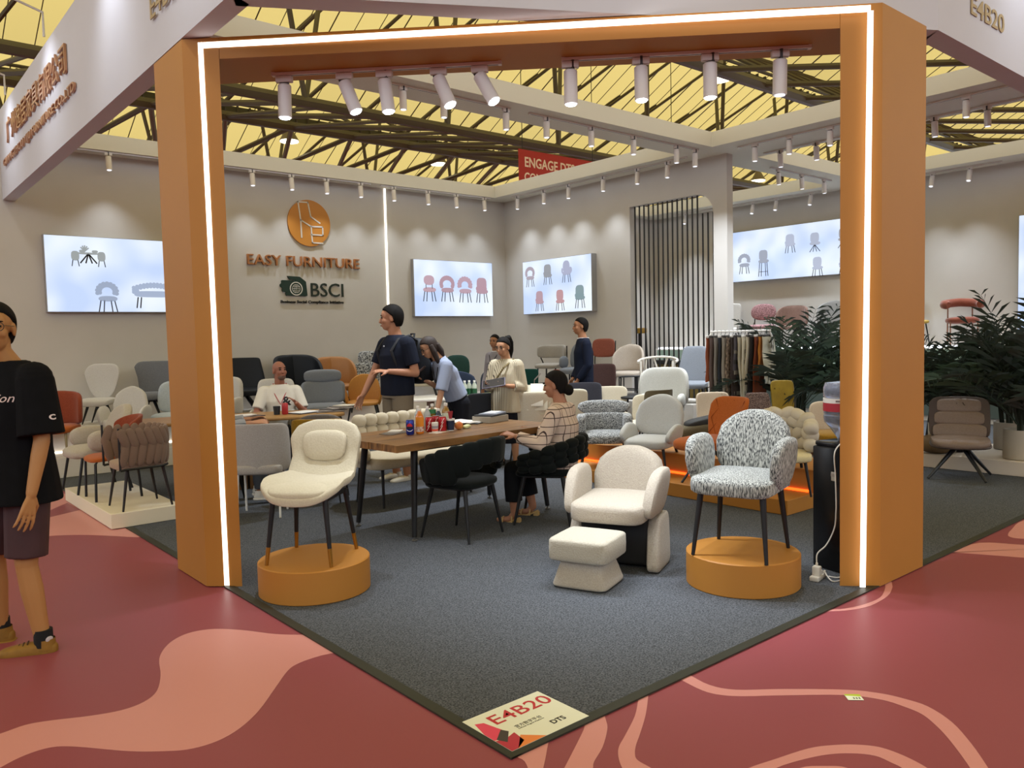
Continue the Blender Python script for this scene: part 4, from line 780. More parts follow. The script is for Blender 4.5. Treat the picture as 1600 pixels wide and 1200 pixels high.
# -- far display counter
z1 = 1.171
chair('white winged bar stool on the far counter half behind the white post', 11.850, 7.245, z1, -68, whitef, (.52, .44, .12, .42, dict(ec=.6, ev=.5)), dict(w=.5, h=.52, t=.06, z0=.38, R=.5, ev=.3), ('bar', .12), (.36, .14, .06, .36, -.05), sc=(0.9, 0.9, 1))
t = chair('pink boucle chair with oval back on the far counter', 11.84, 6.50, z1, -70, pinkb, (.50, .44, .08, .46), dict(w=.48, h=.32, t=.06, z0=.54, ev=.85, ec=.7, tilt=8), ('taper', dict(r0=.013, r1=.012, a=.4, b=.44)))
for s in (-1, 1): MB().tube([(s*.17, .2, .42), (s*.17, .26, .68)], .011, n=6).build('back_post', BLACK, t)
chair('dusty pink channelled shell chair on the far counter above the palm', 11.840, 5.862, z1, -74, dusty, (.54, .46, .08, .46), dict(w=.80, h=.42, t=.05, z0=.44, R=.34, tilt=10, chan=9, camp=.012, drop=.2, dpow=3), ('taper', dict(r0=.013, r1=.012, a=.42, b=.44)), sc=(0.9, 0.9, 0.93))
chair('grey curved-back chair on the far counter left of the right post', 11.840, 5.020, z1, -66, fab('#8d8b88', '#83817e', 110, .2), (.54, .46, .09, .46), dict(w=.70, h=.44, t=.07, z0=.44, R=.4, prof=ARCH, tilt=6), ('taper', dict(r0=.013, r1=.012)), sc=(1, 1, 0.97))
t = chair('yellow chair with separate back pad right of the right post', 11.840, 3.680, z1, -50, mat('yellow_leather', '#a88c3c', .55, n=60, bump=.1), (.46, .42, .06, .46), dict(w=.46, h=.30, t=.05, z0=.56, R=.6, ev=.35), ('taper', dict(r0=.011, r1=.01)))
for s in (-1, 1): MB().tube([(s*.18, .19, .42), (s*.18, .25, .66)], .01, n=6).build('back_post', BLACK, t)
t = thing('chair', 'terracotta velvet chair with floating ring back on the far counter', 'chair', (11.82, 2.90, z1), radians(-60)); t.scale = (.86, .86, .97)
MB().pad(.54, .50, .12, seat_fn(.50, .12, 0, .5, .0), ec=.7, ev=.6).build('seat', terra, t)
rp_ = [(.30*sin(radians(d_)), .27*cos(radians(d_)), .74-.05*abs(d_)/125) for d_ in range(-125, 126, 10)]
MB().tube(rp_, [.05]+[.07]*(len(rp_)-2)+[.05], n=12).build('ring_backrest', terra, t)
for s in (-1, 1):
    MB().tube([(s*.21, .2, 0), (s*.20, .22, .72)], .012, n=8).build('leg', plain('#8a5a40', .4), t); MB().tube([(s*.22, -.2, 0), (s*.22, -.18, .42)], .012, n=8).build('leg', plain('#8a5a40', .4), t)
# brown swivel chair on the right
def swivel():
    t = thing('chair', 'brown leatherette swivel chair on four-point star base right of the arch', 'chair', (6.68, 1.0, fl0), radians(-66)); t.scale = (.97, .97, .90)
    MB().pad(.54, .52, .10, seat_fn(.46, .10, 0, .52, .05), ec=.6, ev=.5).build('seat', tripodb, t)
    for k in range(3):
        MB().pad(.50-.03*k, .155, .085, lambda x, y, z, zn, k=k: (x, .20+.045*k+y+.3*z-.10*(x/.27)**2*(1-.2*k), .50+.135*k+z), ec=.5, ev=.5).build('back_roll', tripodb, t)
    MB().pad(.56, .46, .03, lambda x, y, z, zn: (x, .27+y+.3*z-.12*(x/.27)**2, .64+z), ec=.4, ev=.35).build('back_shell', plain('#4a3d36', .6), t)
    MB().pad(.56, .50, .06, seat_fn(.40, .06, 0, .5, .02), ec=.6, ev=.5).build('under_shell', plain('#4a3d36', .6), t)
    MB().tube([(0, 0, .28), (0, 0, .38)], .035, n=12).build('column', BLACK, t)
    for i in range(4):
        a = i*pi/2+.62; MB().tube([(0, 0, .35), (.05*cos(a), .05*sin(a), .34), (.36*cos(a), .36*sin(a), .012)], [.024, .026, .013], n=8).build('leg', BLACK, t)
swivel()
t = thing('bar_stool', 'dark leather counter stool between palm pots on the right', 'stool', (7.9, 1.55, .1505), radians(-40))
MB().pad(.44, .40, .10, seat_fn(.62, .10), ec=.5, ev=.4).build('seat', plain('#232022', .5), t); MB().pad(.46, .34, .07, back_fn(.18, .58, .34, 8, .4, 0, 0, 0, 2, .46), ec=.5, ev=.4).build('backrest', plain('#232022', .5), t)
legs4(t, (.15, -.13, .13), (.2, -.18, .18), .55, .015, .012, BLACK)
for a, b in (((-.19, -.17, .18), (.19, -.17, .18)), ((-.19, .17, .18), (.19, .17, .18))): MB().tube([a, b], .01, n=6).build('foot_rail', BLACK, t)
# ---------------------------------------------------------------- tables and what lies on them
wood = mat('slab_wood', '#3f2817', .4, n=4, c2='#a5753e', nmix=.45, bump=.15, stretch=(.6, 9, 2), det=8)
woodd = mat('slab_wood_edge', '#7a3f22', .5, n=8, c2='#6a3319', stretch=(1, 3, 8))
t = thing('table', 'rustic slab wood meeting table on slim black legs, drinks on its near end', 'table', (2.12, 3.22, .0065), radians(4))
rnd = random.Random(5)
for i in range(5):
    y0 = -.45+.18*i; j = lambda: rnd.uniform(-.006, .006)
    pl = [(-.91+.02*(q % 2)*(i % 2)-.0, y0+.0015) for q in (0,)]+[(-.91+1.73*q/10, y0+.0015+(j()*1.6 if i == 0 else 0)) for q in range(1, 10)]+[(.82, y0+.0015), (.82, y0+.1785)]+[(.82-1.73*q/10, y0+.1785+(j()*1.6 if i == 4 else 0)) for q in range(1, 10)]+[(-.91+j(), y0+.1785)]
    MB().prism(pl, .685, .737).build('plank', wood, t, False)
for sx in (-1, 1):
    for sy in (-1, 1):
        o = MB().tube([(sx*.66, sy*.32, .685), (sx*.72, sy*.37, .03)], .028, .019, 10).build('leg', BLACK, t); MB().lathe([(.02, 0), (.022, .008), (.008, .012), (.008, .035)], (sx*.72, sy*.37, 0), 10).build('levelling_foot', plain('#8a8884', .3, metal=.8), o)
MB().box((0, 0, .672), (1.36, .68, .025)).build('under_frame', BLACK, t, False)
TT = .0065+.737
def tp(u, v): a = radians(4); return (2.12+u*cos(a)-v*sin(a), 3.22+u*sin(a)+v*cos(a), TT)
CAPW = plain('#e8e6e2', .4)
def bottle(lab, p, r, h, liquid, label=None, cap=CAPW, lab_h=(.25, .6), grp='drinks on the wooden table', lab2=None, clear=True):
    t = thing('bottle', lab, 'bottle', p, random.uniform(0, 3), grp)
    m = mat('bottle_'+liquid, liquid, .08, trans=.35 if clear else 0, coat=.5)
    MB().lathe([(r*.9, 0), (r, .006), (r, h*.62), (r*.85, h*.72), (r*.42, h*.86), (r*.38, h*.92)], n=20).build('bottle_body', m, t)
    MB().lathe([(r*.46, h*.90), (r*.46, h*.995), (r*.4, h)], n=16).build('cap', cap, t)
    if label: MB().lathe([(r+.0006, h*lab_h[0]), (r+.0006, h*lab_h[1])], n=20).build('paper_label', plain(label, .5), t)
    if lab2: MB().lathe([(r+.0009, h*.08), (r+.0009, h*lab_h[0])], n=20).build('lower_label', mat('lower_'+lab2, lab2, .5, n=40, c2='#b04a3a', nmix=.2), t)
    return t
def can(lab, p, col, band=None, kind=None):
    t = thing('drink_can', lab, 'can', p, radians(-40), 'drinks on the wooden table')
    MB().lathe([(.025, 0), (.033, .01), (.033, .108), (.027, .12)], n=22).build('can_body', mat('can_'+col, col, .25, metal=.35), t)
    MB().lathe([(.027, .1195), (.027, .122), (.022, .1215)], n=18).build('can_lid', plain('#b9b9b8', .3, metal=.8), t)
    if kind == 'globe':      # round three-colour emblem wrapped on the can
        for name, a0, a1, z0, z1, m in (('emblem_top', -.75, .75, .068, .094, plain('#c22a33', .4)), ('emblem_bar', -.85, .85, .05, .067, plain('#16171f', .4)), ('emblem_ring', -.8, .8, .029, .034, CAPW)):
            mb = MB(); n = 10; vs = []
            for i in range(n+1):
                a = -pi/2+a0+(a1-a0)*i/n; q = abs(2*i/n-1); zz = z1-(z1-z0)*q*q*.8 if name == 'emblem_top' else z1+(.012*q*q if name == 'emblem_ring' else 0); zb = z0+(.012*q*q if name == 'emblem_ring' else 0)
                vs += [(.0335*cos(a), .0335*sin(a), zb), (.0335*cos(a), .0335*sin(a), zz)]
            mb.add(vs, [(2*i, 2*i+2, 2*i+3, 2*i+1) for i in range(n)]).build(name, m, t)
    elif kind == 'script':
        for k in range(3): MB().tube([(.0337*cos(-pi/2+u*.35+k*.2-.2), .0337*sin(-pi/2+u*.35+k*.2-.2), .03+.02*u+.03*k) for u in [q/5 for q in range(-5, 6)]], .0025, n=4).build('white_flourish', CAPW, t)
    return t
can('blue soft drink can with round emblem at the near edge of the wooden table', tp(-0.44, 0.015), '#1c2f8c', kind='globe')
bottle('orange juice bottle with white cap beside the blue can', tp(-0.34, 0.02), 0.0331, 0.2044, '#d9781c', '#e08a1c', lab_h=(.28, .66), lab2='#d8cfc4', clear=False)
can('red soft drink can left of the small white tub', tp(-0.21, 0.06), '#a81f25', kind='script'); can('red soft drink can tucked behind the other two red cans', tp(-0.12, 0.085), '#9c1c22', kind='script'); can('red soft drink can right of the small white tub', tp(-0.13, -0.01), '#b0222a', kind='script')
bottle('clear water bottle with white cap at left rear of the drinks', tp(-0.19, 0.235), 0.0294, 0.2001, '#c9cfd0', '#dfe3e2'); bottle('clear water bottle behind the left red can', tp(-0.13, 0.185), 0.0294, 0.1958, '#c4cacb')
bottle('tea bottle with green label and white cap behind the red cans', tp(-0.08, 0.18), 0.0304, 0.2132, '#a07a2c', '#2f7a4a', lab_h=(.62, .78)); bottle('dark blue bottle with white lid behind the red cans', tp(-0.06, 0.126), 0.0294, 0.1740, '#1d3450', '#1d3450', clear=False)
bottle('tall pale tea bottle with wide paper label, rightmost of the drinks', tp(-0.0, 0.1), 0.0350, 0.2175, '#b0843a', '#cfd6c0', lab_h=(.12, .62))
t = thing('drink_tub', 'small white tub with red fruit print in front of the red cans', 'cup', tp(-0.225, -0.03), 0, 'drinks on the wooden table')
MB().lathe([(.024, 0), (.027, .06), (.0285, .062), (.0285, .08), (.026, .082)], n=20).build('tub_body', CAPW, t); MB().lathe([(.0255, .012), (.0268, .03)], n=20).build('red_print', plain('#d8543c', .5), t); MB().lathe([(.0266, .034), (.0275, .055)], n=20).build('grey_print', plain('#9a94a0', .5), t)
t = thing('paper_cup', 'navy and white cup holding red sachets on the table', 'cup', tp(-0.065, -0.035), 0, 'drinks on the wooden table')
MB().lathe([(.028, 0), (.036, .10), (.033, .10), (.027, .08)], n=20).build('cup_body', CAPW, t); MB().lathe([(.0288, .006), (.0352, .085)], n=20).build('navy_sleeve', plain('#1f2a44', .5), t)
for i in range(3): MB().box((-.012+.014*i, .005*(i-1), .12), (.013, .004, .08), M=Matrix.Rotation(.2*(i-1), 4, 'Y')).build('sachet', plain('#98242c', .5), t, False)
t = thing('peach', 'pink and yellow peach lying right of the paper cup', 'fruit', tp(0.02, -0.04))
MB().ball((0, 0, .033), (.036, .036, .034), 18, 12).build('flesh', mat('peach_skin', '#c8502e', .6, n=14, c2='#d9a24c', nmix=.4), t); MB().tube([(0, 0, .062), (.004, 0, .072)], .003, n=5).build('stem', plain('#5a3a22', .7), t)
t = thing('snack_packet', 'pale yellow crumpled snack packet beside the peach', 'packet', tp(0.12, -0.02)); MB().pad(.08, .06, .03, lambda x, y, z, zn: (x, z, .016+y+.004*sin(x*90)), ec=.9, ev=.7).build('wrapper', plain('#d7dca8', .4), t)
t = thing('napkin', 'flat white paper napkin under the small tub', 'napkin', tp(-0.2, -0.05), .3); MB().box((0, 0, .001), (.17, .09, .0016)).build('sheet', CAPW, t, False)
t = thing('fabric_sample_pile', 'grey fabric samples lying on the table behind the blue can', 'fabric samples', tp(-0.46, 0.2), .3)
for i, c in enumerate(('#6f665e', '#8c837a', '#cfcac0')): MB().box((.03*i, .02*i, .003+.005*i), (.22-.04*i, .14-.02*i, .004), rz=.25*i, bev=.0015).build('swatch', fab(c, None, 90, .2), t, False)
def papers(name, lab, p, rz, items):
    t = thing(name, lab, 'papers', p, rz); z = .001
    for (dx, dy, w, d, h, c, a) in items: MB().box((dx, dy, z+h/2), (w, d, h), rz=a, bev=min(h*.3, .003)).build('sheet' if h < .01 else 'folder', plain(c, .6), t, False); z += h+.0005
    return t
papers('paper_stack', 'stack of white price lists under the leaning woman hand', tp(0.43, 0.3), .4, [(0, 0, .24, .3, .006, '#1b1c22', 0), (.02, .02, .21, .29, .004, '#dcd8d6', .15), (-.03, .02, .21, .29, .003, '#d5d1d0', -.2), (-.05, .05, .21, .29, .003, '#e2dedc', -.4)])
papers('document_box', 'beige document box topped with grey folders on the table far end', tp(0.6, 0.2), .25, [(0, 0, .28, .20, .055, '#9a9184', 0), (.0, .0, .26, .19, .012, '#23242a', .1), (.03, 0, .24, .17, .01, '#8d93a6', .25), (.05, .01, .2, .1, .004, '#dfe2e6', .3)])
# small table of the seated man
t = thing('table', 'light wooden table with fluted slat drum base where the bald man sits', 'table', (1.45, 6.07, .0065), radians(-19))
MB().pad(2.1, .80, .045, lambda x, y, z, zn: (x, z, .7145+y), ec=.25, ev=.4, nu=32).build('table_top', mat('ash_wood', '#8a6436', .45, n=4, c2='#9c743f', nmix=.5, stretch=(.6, 5, 1)), t)
sl = MB().box((0, 0, .345), (.035, .02, .69), bev=.004).mesh('base_slat', mat('base_slat_wood', '#8c6a44', .5, n=3, c2='#7a5936'))
for i in range(28): a = 2*pi*i/28; inst(sl, 'base_slat', t, Matrix.Rotation(a, 4, 'Z') @ Matrix.Translation((0, -.26, 0)))
MB().lathe([(.235, 0), (.235, .688)], n=32).build('base_core', plain('#2c2219', .7), t)
bt = lambda u, v: (1.86+u*cos(radians(-19))-v*sin(radians(-19)), 5.83+u*sin(radians(-19))+v*cos(radians(-19)), .0065+.737)
papers('paper_stack', 'brown and white leaflets at the left end of the small table', bt(-.42, -.08), .2, [(0, 0, .3, .2, .008, '#5a4a44', 0), (-.05, .03, .26, .2, .006, '#b8aaa4', .3), (.0, .04, .2, .16, .004, '#d9d2cc', -.2)])
papers('clipboard', 'white sheets on a tray in front of the seated man', bt(.16, .0), .3, [(0, 0, .32, .22, .008, '#3a3a3e', 0), (0, 0, .29, .2, .006, '#d8d6d4', .05)])
t = thing('fabric_sample_pile', 'spread of grey brown fabric samples on the right end of the small table', 'fabric samples', bt(.52, .06), .1)
for i in range(6): MB().box((.05*(i-2.5), .02*((i*7) % 3-1), .004+.009*i), (.3-.02*i, .2, .008), rz=.3*(i % 3-1), bev=.002).build('swatch', fab(['#6a5f56', '#7d7268', '#4e463f', '#8a8076', '#5e544b', '#b2a692'][i], None, 90, .2), t, False)
t = thing('drink_can', 'red drink can in front of the seated man', 'can', bt(-.04, -.06)); MB().lathe([(.025, 0), (.033, .01), (.033, .108), (.027, .12)], n=18).build('can_body', plain('#a82a2c', .4), t)
t = thing('paper_cup', 'dark paper cup beside the red can on the small table', 'cup', bt(-.12, -.03)); MB().lathe([(.03, 0), (.038, .09), (.035, .09)], n=18).build('cup_body', plain('#23262a', .5), t)
# white table further back
t = thing('table', 'white topped table with green drink bottles at the back of the stand', 'table', (4.40, 6.27, .0065), radians(-32))
MB().box((0, 0, .72), (1.15, .66, .03), bev=.006).build('table_top', plain('#d6d2c6', .35), t); MB().box((-.35, 0, .36), (.08, .5, .69), bev=.01).build('leg_panel', plain('#857868', .6), t); MB().box((.35, 0, .36), (.08, .5, .69), bev=.01).build('leg_panel', plain('#857868', .6), t)
wt = lambda u, v: (4.40+u*cos(radians(-32))-v*sin(radians(-32)), 6.27+u*sin(radians(-32))+v*cos(radians(-32)), .0065+.735)
for i, (u, v) in enumerate([(.10, -.02), (.165, .04), (.23, .0)]): bottle(['left', 'middle', 'right'][i]+' clear bottle with green label on the white table', wt(u, v), .034, .205, '#c9d2c2', '#174a2c', lab_h=(.1, .48), grp='green label bottles')
t = thing('snack_packet', 'orange packet lying on the white table', 'packet', wt(.40, -.14)); MB().box((0, 0, .015), (.2, .1, .028), bev=.008).build('wrapper', plain('#c4643a', .5), t)
t = thing('snack_packet', 'green packet lying on the white table', 'packet', wt(.44, .10)); MB().box((0, 0, .015), (.2, .12, .026), bev=.008).build('wrapper', plain('#8a8f4a', .5), t)
chair('brown leather chair at the left end of the white table', 3.74, 6.14, .0065, 60, rust, (.5, .46, .08, .46), dict(w=.56, h=.34, t=.05, z0=.42, R=.45, ev=.3), ('taper',))
chair('black chair back in front of the white table', 4.22, 5.46, .0065, 150, plain('#232225', .6), (.46, .44, .06, .45), dict(w=.5, h=.36, t=.04, z0=.48, R=.6, ev=.3), ('star', 4, .36, .28))
# fabric sample draped over cream chair back
t = thing('fabric_sample', 'beige striped sample cloth hung over the cream chair back', 'fabric samples', (4.455, 4.775, .80), radians(-42))
def drape(mb, w, pts, th=.012):
    vs = []; n = len(pts)
    for (y, z) in pts: vs += [(-w/2, y, z), (w/2, y, z), (w/2, y-th*.2, z+th), (-w/2, y-th*.2, z+th)]
    fs = []
    for i in range(n-1):
        a = 4*i; b = a+4; fs += [(a, b, b+1, a+1), (a+1, b+1, b+2, a+2), (a+2, b+2, b+3, a+3), (a+3, b+3, b, a)]
    fs += [(0, 1, 2, 3), (4*n-4, 4*n-1, 4*n-2, 4*n-3)]; return mb.add(vs, fs)
for i, (w, off, c) in enumerate([(.30, 0, '#b3a991'), (.24, .02, '#cbc4b0'), (.14, .03, '#d8d2c2')]): drape(MB(), w, [(-.14-.012*i, -.20+.05*i), (-.125-.012*i, .04), (-.06, .115+.014*i), (.02, .11+.014*i), (.07+.01*i, 0), (.09+.01*i, -.1)]).build('swatch', fab(c, None, 120, .2), t)
# ---------------------------------------------------------------- fabric rack
t = thing('garment_rack', 'white clothes rack carrying fabric samples beside the slatted wall', 'rack', (6.85, 3.62, .0065), radians(-38))
for s in (-1, 1):
    MB().tube([(s*.40, 0, .05), (s*.40, 0, 1.42), (s*.36, 0, 1.5)], .014, n=8).build('upright', WHITEP, t); MB().tube([(s*.40, -.22, .03), (s*.40, .22, .03)], .014, n=8).build('foot', WHITEP, t)
MB().tube([(-.38, 0, 1.5), (.38, 0, 1.5)], .014, n=8).build('hanging_bar', WHITEP, t)
rk = t.matrix_basis.copy() if False else Matrix.Translation((6.85, 3.62, .0065)) @ Matrix.Rotation(radians(-38), 4, 'Z')
fc = [('#8a4a30', 'rust and orange', .55), ('#6e5d58', 'mauve brown', 1.0), ('#8c857c', 'warm grey', 1.05), ('#2c3038', 'charcoal navy', .9), ('#9a9184', 'stone', 1.0), ('#a5917c', 'beige mottled', 1.05), ('#3e3432', 'dark brown', 1.15), ('#5f5a60', 'slate', .95), ('#b3aa94', 'pale olive', .8), ('#d2cab4', 'cream striped', .95), ('#c8bda6', 'sand', 1.0), ('#2a2626', 'black', 1.05), ('#7a3c22', 'brick red', .95), ('#b8742c', 'ochre folded', .42), ('#cfc9b4', 'ivory', .6)]
rnd = random.Random(11)
for i, (c, nm, ln) in enumerate(fc):
    x = -.35+.70*i/(len(fc)-1); o = rk @ Vector((x, 0, 1.5))
    tt_ = thing('fabric_swatch', f'{nm} fabric sample hanging on the white rack', 'fabric samples', o, radians(-38)+-rnd.uniform(.80, .92), 'fabric samples on the rack')
    MB().tube([(0, 0, .018), (.012, 0, .01), (.01, 0, -.02), (0, 0, -.05)], .0035, n=5).build('hook', plain('#3a3836', .4), tt_)
    MB().box((0, 0, -.06), (.022, .30, .03), bev=.004).build('clip_bar', plain('#4b4846', .5) if i % 3 else WHITEP, tt_)
    mb = MB(); n = 9; vs = []; fs = []; sw = rnd.uniform(-.06, .06)
    for q in range(n+1):
        z = -.07-ln*q/n
        for r in range(5):
            yy = -.15+.075*r; xx = .012*sin(r*2.3+i)*(q/n)+sw*(q/n)**1.5+.006*sin(q*1.3+r)
            vs.append((xx-.004, yy*(1+.15*q/n), z+.02*sin(r+i)*(q == n)))
    for q in range(n+1):
        for r in range(5): v = vs[q*5+r]; vs.append((v[0]+.009, v[1], v[2]))
    o_ = (n+1)*5
    for q in range(n):
        for r in range(4):
            a = q*5+r; fs += [(a, a+1, a+6, a+5), (o_+a, o_+a+5, o_+a+6, o_+a+1)]
        fs += [(q*5, q*5+5, o_+q*5+5, o_+q*5), (q*5+4, o_+q*5+4, o_+q*5+9, q*5+9)]
    fs += [(n*5+r, n*5+r+1, o_+n*5+r+1, o_+n*5+r) for r in range(4)]
    mb.add(vs, fs).build('cloth', fab(c, '#4a3a30' if i == 5 else None, 30 if i == 5 else 90, .3, .3), tt_)
    if i in (9, 6, 4):
        for q in range(5): MB().box((sw*.4+.0125, 0, -.25-.13*q), (.004, .24, .05)).build('stripe_tag', plain('#3b3733' if q % 2 else '#8f887a', .7), tt_, False)
# ---------------------------------------------------------------- bag and printed carton behind the orange platform
t = thing('sample_bag', 'olive and black folded sample bag behind the orange quilted chair', 'bag', (5.5, 3.25, .0065), radians(-40))
MB().box((0, 0, .15), (.5, .3, .28), bev=.03).build('carton', mat('printed_purple_carton', '#2a2c46', .6, n=9, c2='#8a8cae', nmix=.08), t); MB().pad(.5, .3, .2, lambda x, y, z, zn: (x, z, .40+y+.12*x), ec=.6, ev=.5).build('folded_cloth', olive, t); MB().pad(.42, .25, .1, lambda x, y, z, zn: (x+.04, z, .51+y+.2*x), ec=.6, ev=.5).build('folded_cloth', plain('#1d1b1a', .7), t)
t = thing('cushion_bag', 'brown paper wrapped bundle lying on the plant platform', 'bag', (7.2, 1.42, .1505), radians(-30)); MB().pad(.34, .26, .2, lambda x, y, z, zn: (x, z, .10+y), ec=.7, ev=.6).build('wrap', plain('#6b5436', .8), t); MB().tube([(.12, -.1, .17), (.14, -.04, .22), (.14, .04, .22), (.12, .1, .17)], .006, n=5).build('handle', plain('#4d3b25', .8), t)
# ---------------------------------------------------------------- palms
LEAFS = [mat('palm_leaf', '#1a231a', .5, n=3, c2='#27352a', nmix=.5), mat('palm_leaf_pale', '#34453a', .5, n=3, c2='#465a48', nmix=.5)]
STEMM = plain('#232b1c', .7); POT = mat('stone_grey_pot', '#b5aa98', .7, n=6, c2='#aa9f8d', nmix=.6)
def palm(lab, x, y, z, hgt, nf, seed, pot=.19, ph=.30, spread=1.0):
    t = thing('potted_palm', lab, 'plant', (x, y, z), 0, 'potted areca palms')
    MB().lathe([(pot*.93, 0), (pot, .01), (pot, ph), (pot*.9, ph), (pot*.9, ph-.04)], n=28).build('pot', POT, t); MB().lathe([(0, ph-.05), (pot*.9, ph-.045)], n=20).build('soil', plain('#2a221b', .9), t)
    rn = random.Random(seed)
    for s in range(7):
        a = rn.uniform(0, 2*pi); r = rn.uniform(.02, pot*.7); MB().tube([(r*cos(a), r*sin(a), ph-.05), (r*1.5*cos(a), r*1.5*sin(a), ph+.45)], .018, .012, 6).build('cane', STEMM, t)
    for i in range(nf):
        a = i*2.39996+rn.uniform(-.3, .3); q = (i+.5)/nf; L = hgt*rn.uniform(.72, .95); el = radians(86-44*q**1.2+rn.uniform(-5, 5)); droop = .35+.95*q
        p = Vector((.05*cos(a), .05*sin(a), ph+.05)); pts = [p.copy()]; n = 20; e = el
        for k in range(n):
            e = el-droop*(k/n)**1.6*1.2; st = L/n; p = p+Vector((cos(a)*cos(e)*st*spread, sin(a)*cos(e)*st*spread, sin(e)*st)); pts.append(p.copy())
        mb = MB(); mb.tube(pts, .007, .002, 4)
        for k in range(4, n+1):
            base = pts[k]; d = (pts[k]-pts[k-1]).normalized(); side = d.cross(Vector((0, 0, 1))).normalized(); up = side.cross(d)
            for sub in (0,):
                if k == n and sub: continue
                b2 = base if not sub else base.lerp(pts[min(n, k+1)], sub)
                f = (k+sub-4)/(n-4); ll = (.14+.22*math.sin(pi*min(1, .25+.75*f)))*hgt*rn.uniform(.7, .95)
                for sg in (-1, 1):
                    dr = (side*sg*rn.uniform(.55, .95)+d*rn.uniform(.45, .8)+up*rn.uniform(-.1, .35)).normalized(); mid = b2+dr*ll*.5; tip = b2+dr*ll+Vector((0, 0, -.20*ll-.01)); wv = dr.cross(up).normalized()*.0048
                    vs = [b2, mid+wv, tip, mid-wv]; mb.add(vs, [(0, 1, 2), (0, 2, 3)])
        mb.build('frond', LEAFS[1 if rn.random() < .28 else 0], t, False)
palm('potted areca palm left of the right arch post, behind the yellow chair', 7.55, 3.25, .1505, 1.50, 24, 1)
palm('dark bushy palm filling the gap behind the water bottle', 7.75, 2.45, .1505, 1.25, 24, 2)
palm('potted palm just right of the arch post behind the brown swivel chair', 7.46, 1.42, .1505, 1.20, 24, 3, spread=1.05)
palm('tall potted palm at the right edge of the picture', 7.34, .66, .1505, 1.45, 26, 4, pot=.17)
palm('palm at the back between the two right-hand palms', 8.0, .95, .1505, 1.3, 20, 6)
# ---------------------------------------------------------------- water cooler, plugs and cables behind the right post
t = thing('water_cooler', 'black water dispenser tucked behind the right arch post', 'water cooler', (3.0, .305, .0065), radians(-14))
MB().box((0, 0, .385), (.27, .25, .77), bev=.012).build('cabinet_body', plain('#131315', .25), t); MB().box((-.122, -.127, .37), (.022, .006, .70)).build('silver_trim', plain('#b9b8b6', .35, metal=.5), t, False)
MB().box((0, 0, .785), (.25, .23, .03), bev=.01).build('top_plate', plain('#1d1d20', .2), t)
t2 = thing('water_bottle', 'large clear water bottle with red label upside down on the dispenser', 'bottle', (2.985, .305, .8075)); t2.scale = (.88, .88, .80)
wm = mat('water_plastic', '#c4cbe0', .06, trans=.75, ior=1.2)
MB().lathe([(.03, 0), (.035, .02), (.085, .10), (.125, .15), (.128, .20), (.122, .205), (.128, .215), (.128, .33), (.12, .34), (.128, .35), (.128, .42), (.115, .455), (.02, .465)], n=28).build('bottle_body', wm, t2)
MB().lathe([(.1295, .235), (.1295, .30)], n=28).build('red_label', plain('#9c2430', .5), t2); MB().lathe([(.1293, .30), (.1293, .335)], n=28).build('white_label', plain('#d4cfc8', .5), t2)
for i in range(4): MB().box((.1300*cos(-2.9+.33*i), .1300*sin(-2.9+.33*i), .318), (.03, .002, .012), rz=-2.9+.33*i+pi/2).build('label_print', plain('#6a5f5c', .5), t2, False)
MB().lathe([(.028, .465), (.028, .50), (.024, .505)], (.03, 0, 0), n=14).build('handle_knob', plain('#d9d9e2', .4), t2)
t = thing('wall_socket', 'pale sticker plate on the dark side of the dispenser', 'label', (0, 0, 0)); t.matrix_world = Matrix.Translation((2.86, .30, .60)) @ Matrix.Rotation(radians(-110), 4, 'Z') @ Matrix.Rotation(0, 4, 'X')
MB().box((0, 0, 0), (.05, .004, .055)).build('plate', plain('#a59c90', .5), t, False); MB().box((0, -.003, .008), (.036, .001, .02)).build('print_area', plain('#8b8278', .5), t, False)
t = thing('power_strip', 'white power strip with a plug adapter on the carpet by the right post', 'power strip', (2.66, .29, .0065), radians(10))
MB().box((0, 0, .014), (.15, .055, .028), bev=.006).build('strip_body', plain('#d2cdc4', .5), t); MB().box((-.02, 0, .055), (.045, .045, .055), bev=.006).build('plug_adapter', plain('#e0dcd4', .5), t); MB().box((.035, 0, .036), (.028, .028, .018), bev=.004).build('plug', plain('#e0dcd4', .5), t)
def cable(name, lab, pts):
    v = [Vector(p) for p in pts]; o = []
    for i in range(len(v)-1):
        a, b, c, d = v[max(0, i-1)], v[i], v[i+1], v[min(len(v)-1, i+2)]
        for q in range(8): s_ = q/8; o.append(.5*((2*b)+(c-a)*s_+(2*a-5*b+4*c-d)*s_*s_+(3*b-a-3*c+d)*s_**3))
    o.append(v[-1]); tt_ = thing(name, lab, 'cable', v[0]); MB().tube([p-v[0] for p in o], .004, n=6).build('cable_sheath', plain('#d5cfc6', .5), tt_); MB().box(tuple(v[-1]-v[0]), (.012, .012, .02), bev=.003).build('connector', plain('#e0dcd4', .5), tt_)
cable('power_cable', 'white cable running down the dispenser to the plug adapter', [(2.90, .24, .83), (2.825, .27, .76), (2.82, .265, .62), (2.80, .25, .48), (2.79, .245, .40), (2.78, .25, .30), (2.74, .28, .20), (2.69, .31, .15), (2.655, .295, .095)])
cable('extension_cable', 'white cable curling from the power strip toward the post', [(2.73, .26, .012), (2.76, .20, .016), (2.80, .165, .08), (2.86, .15, .02), (2.74, .17, .012), (2.66, .2, .012), (2.70, .27, .045)])
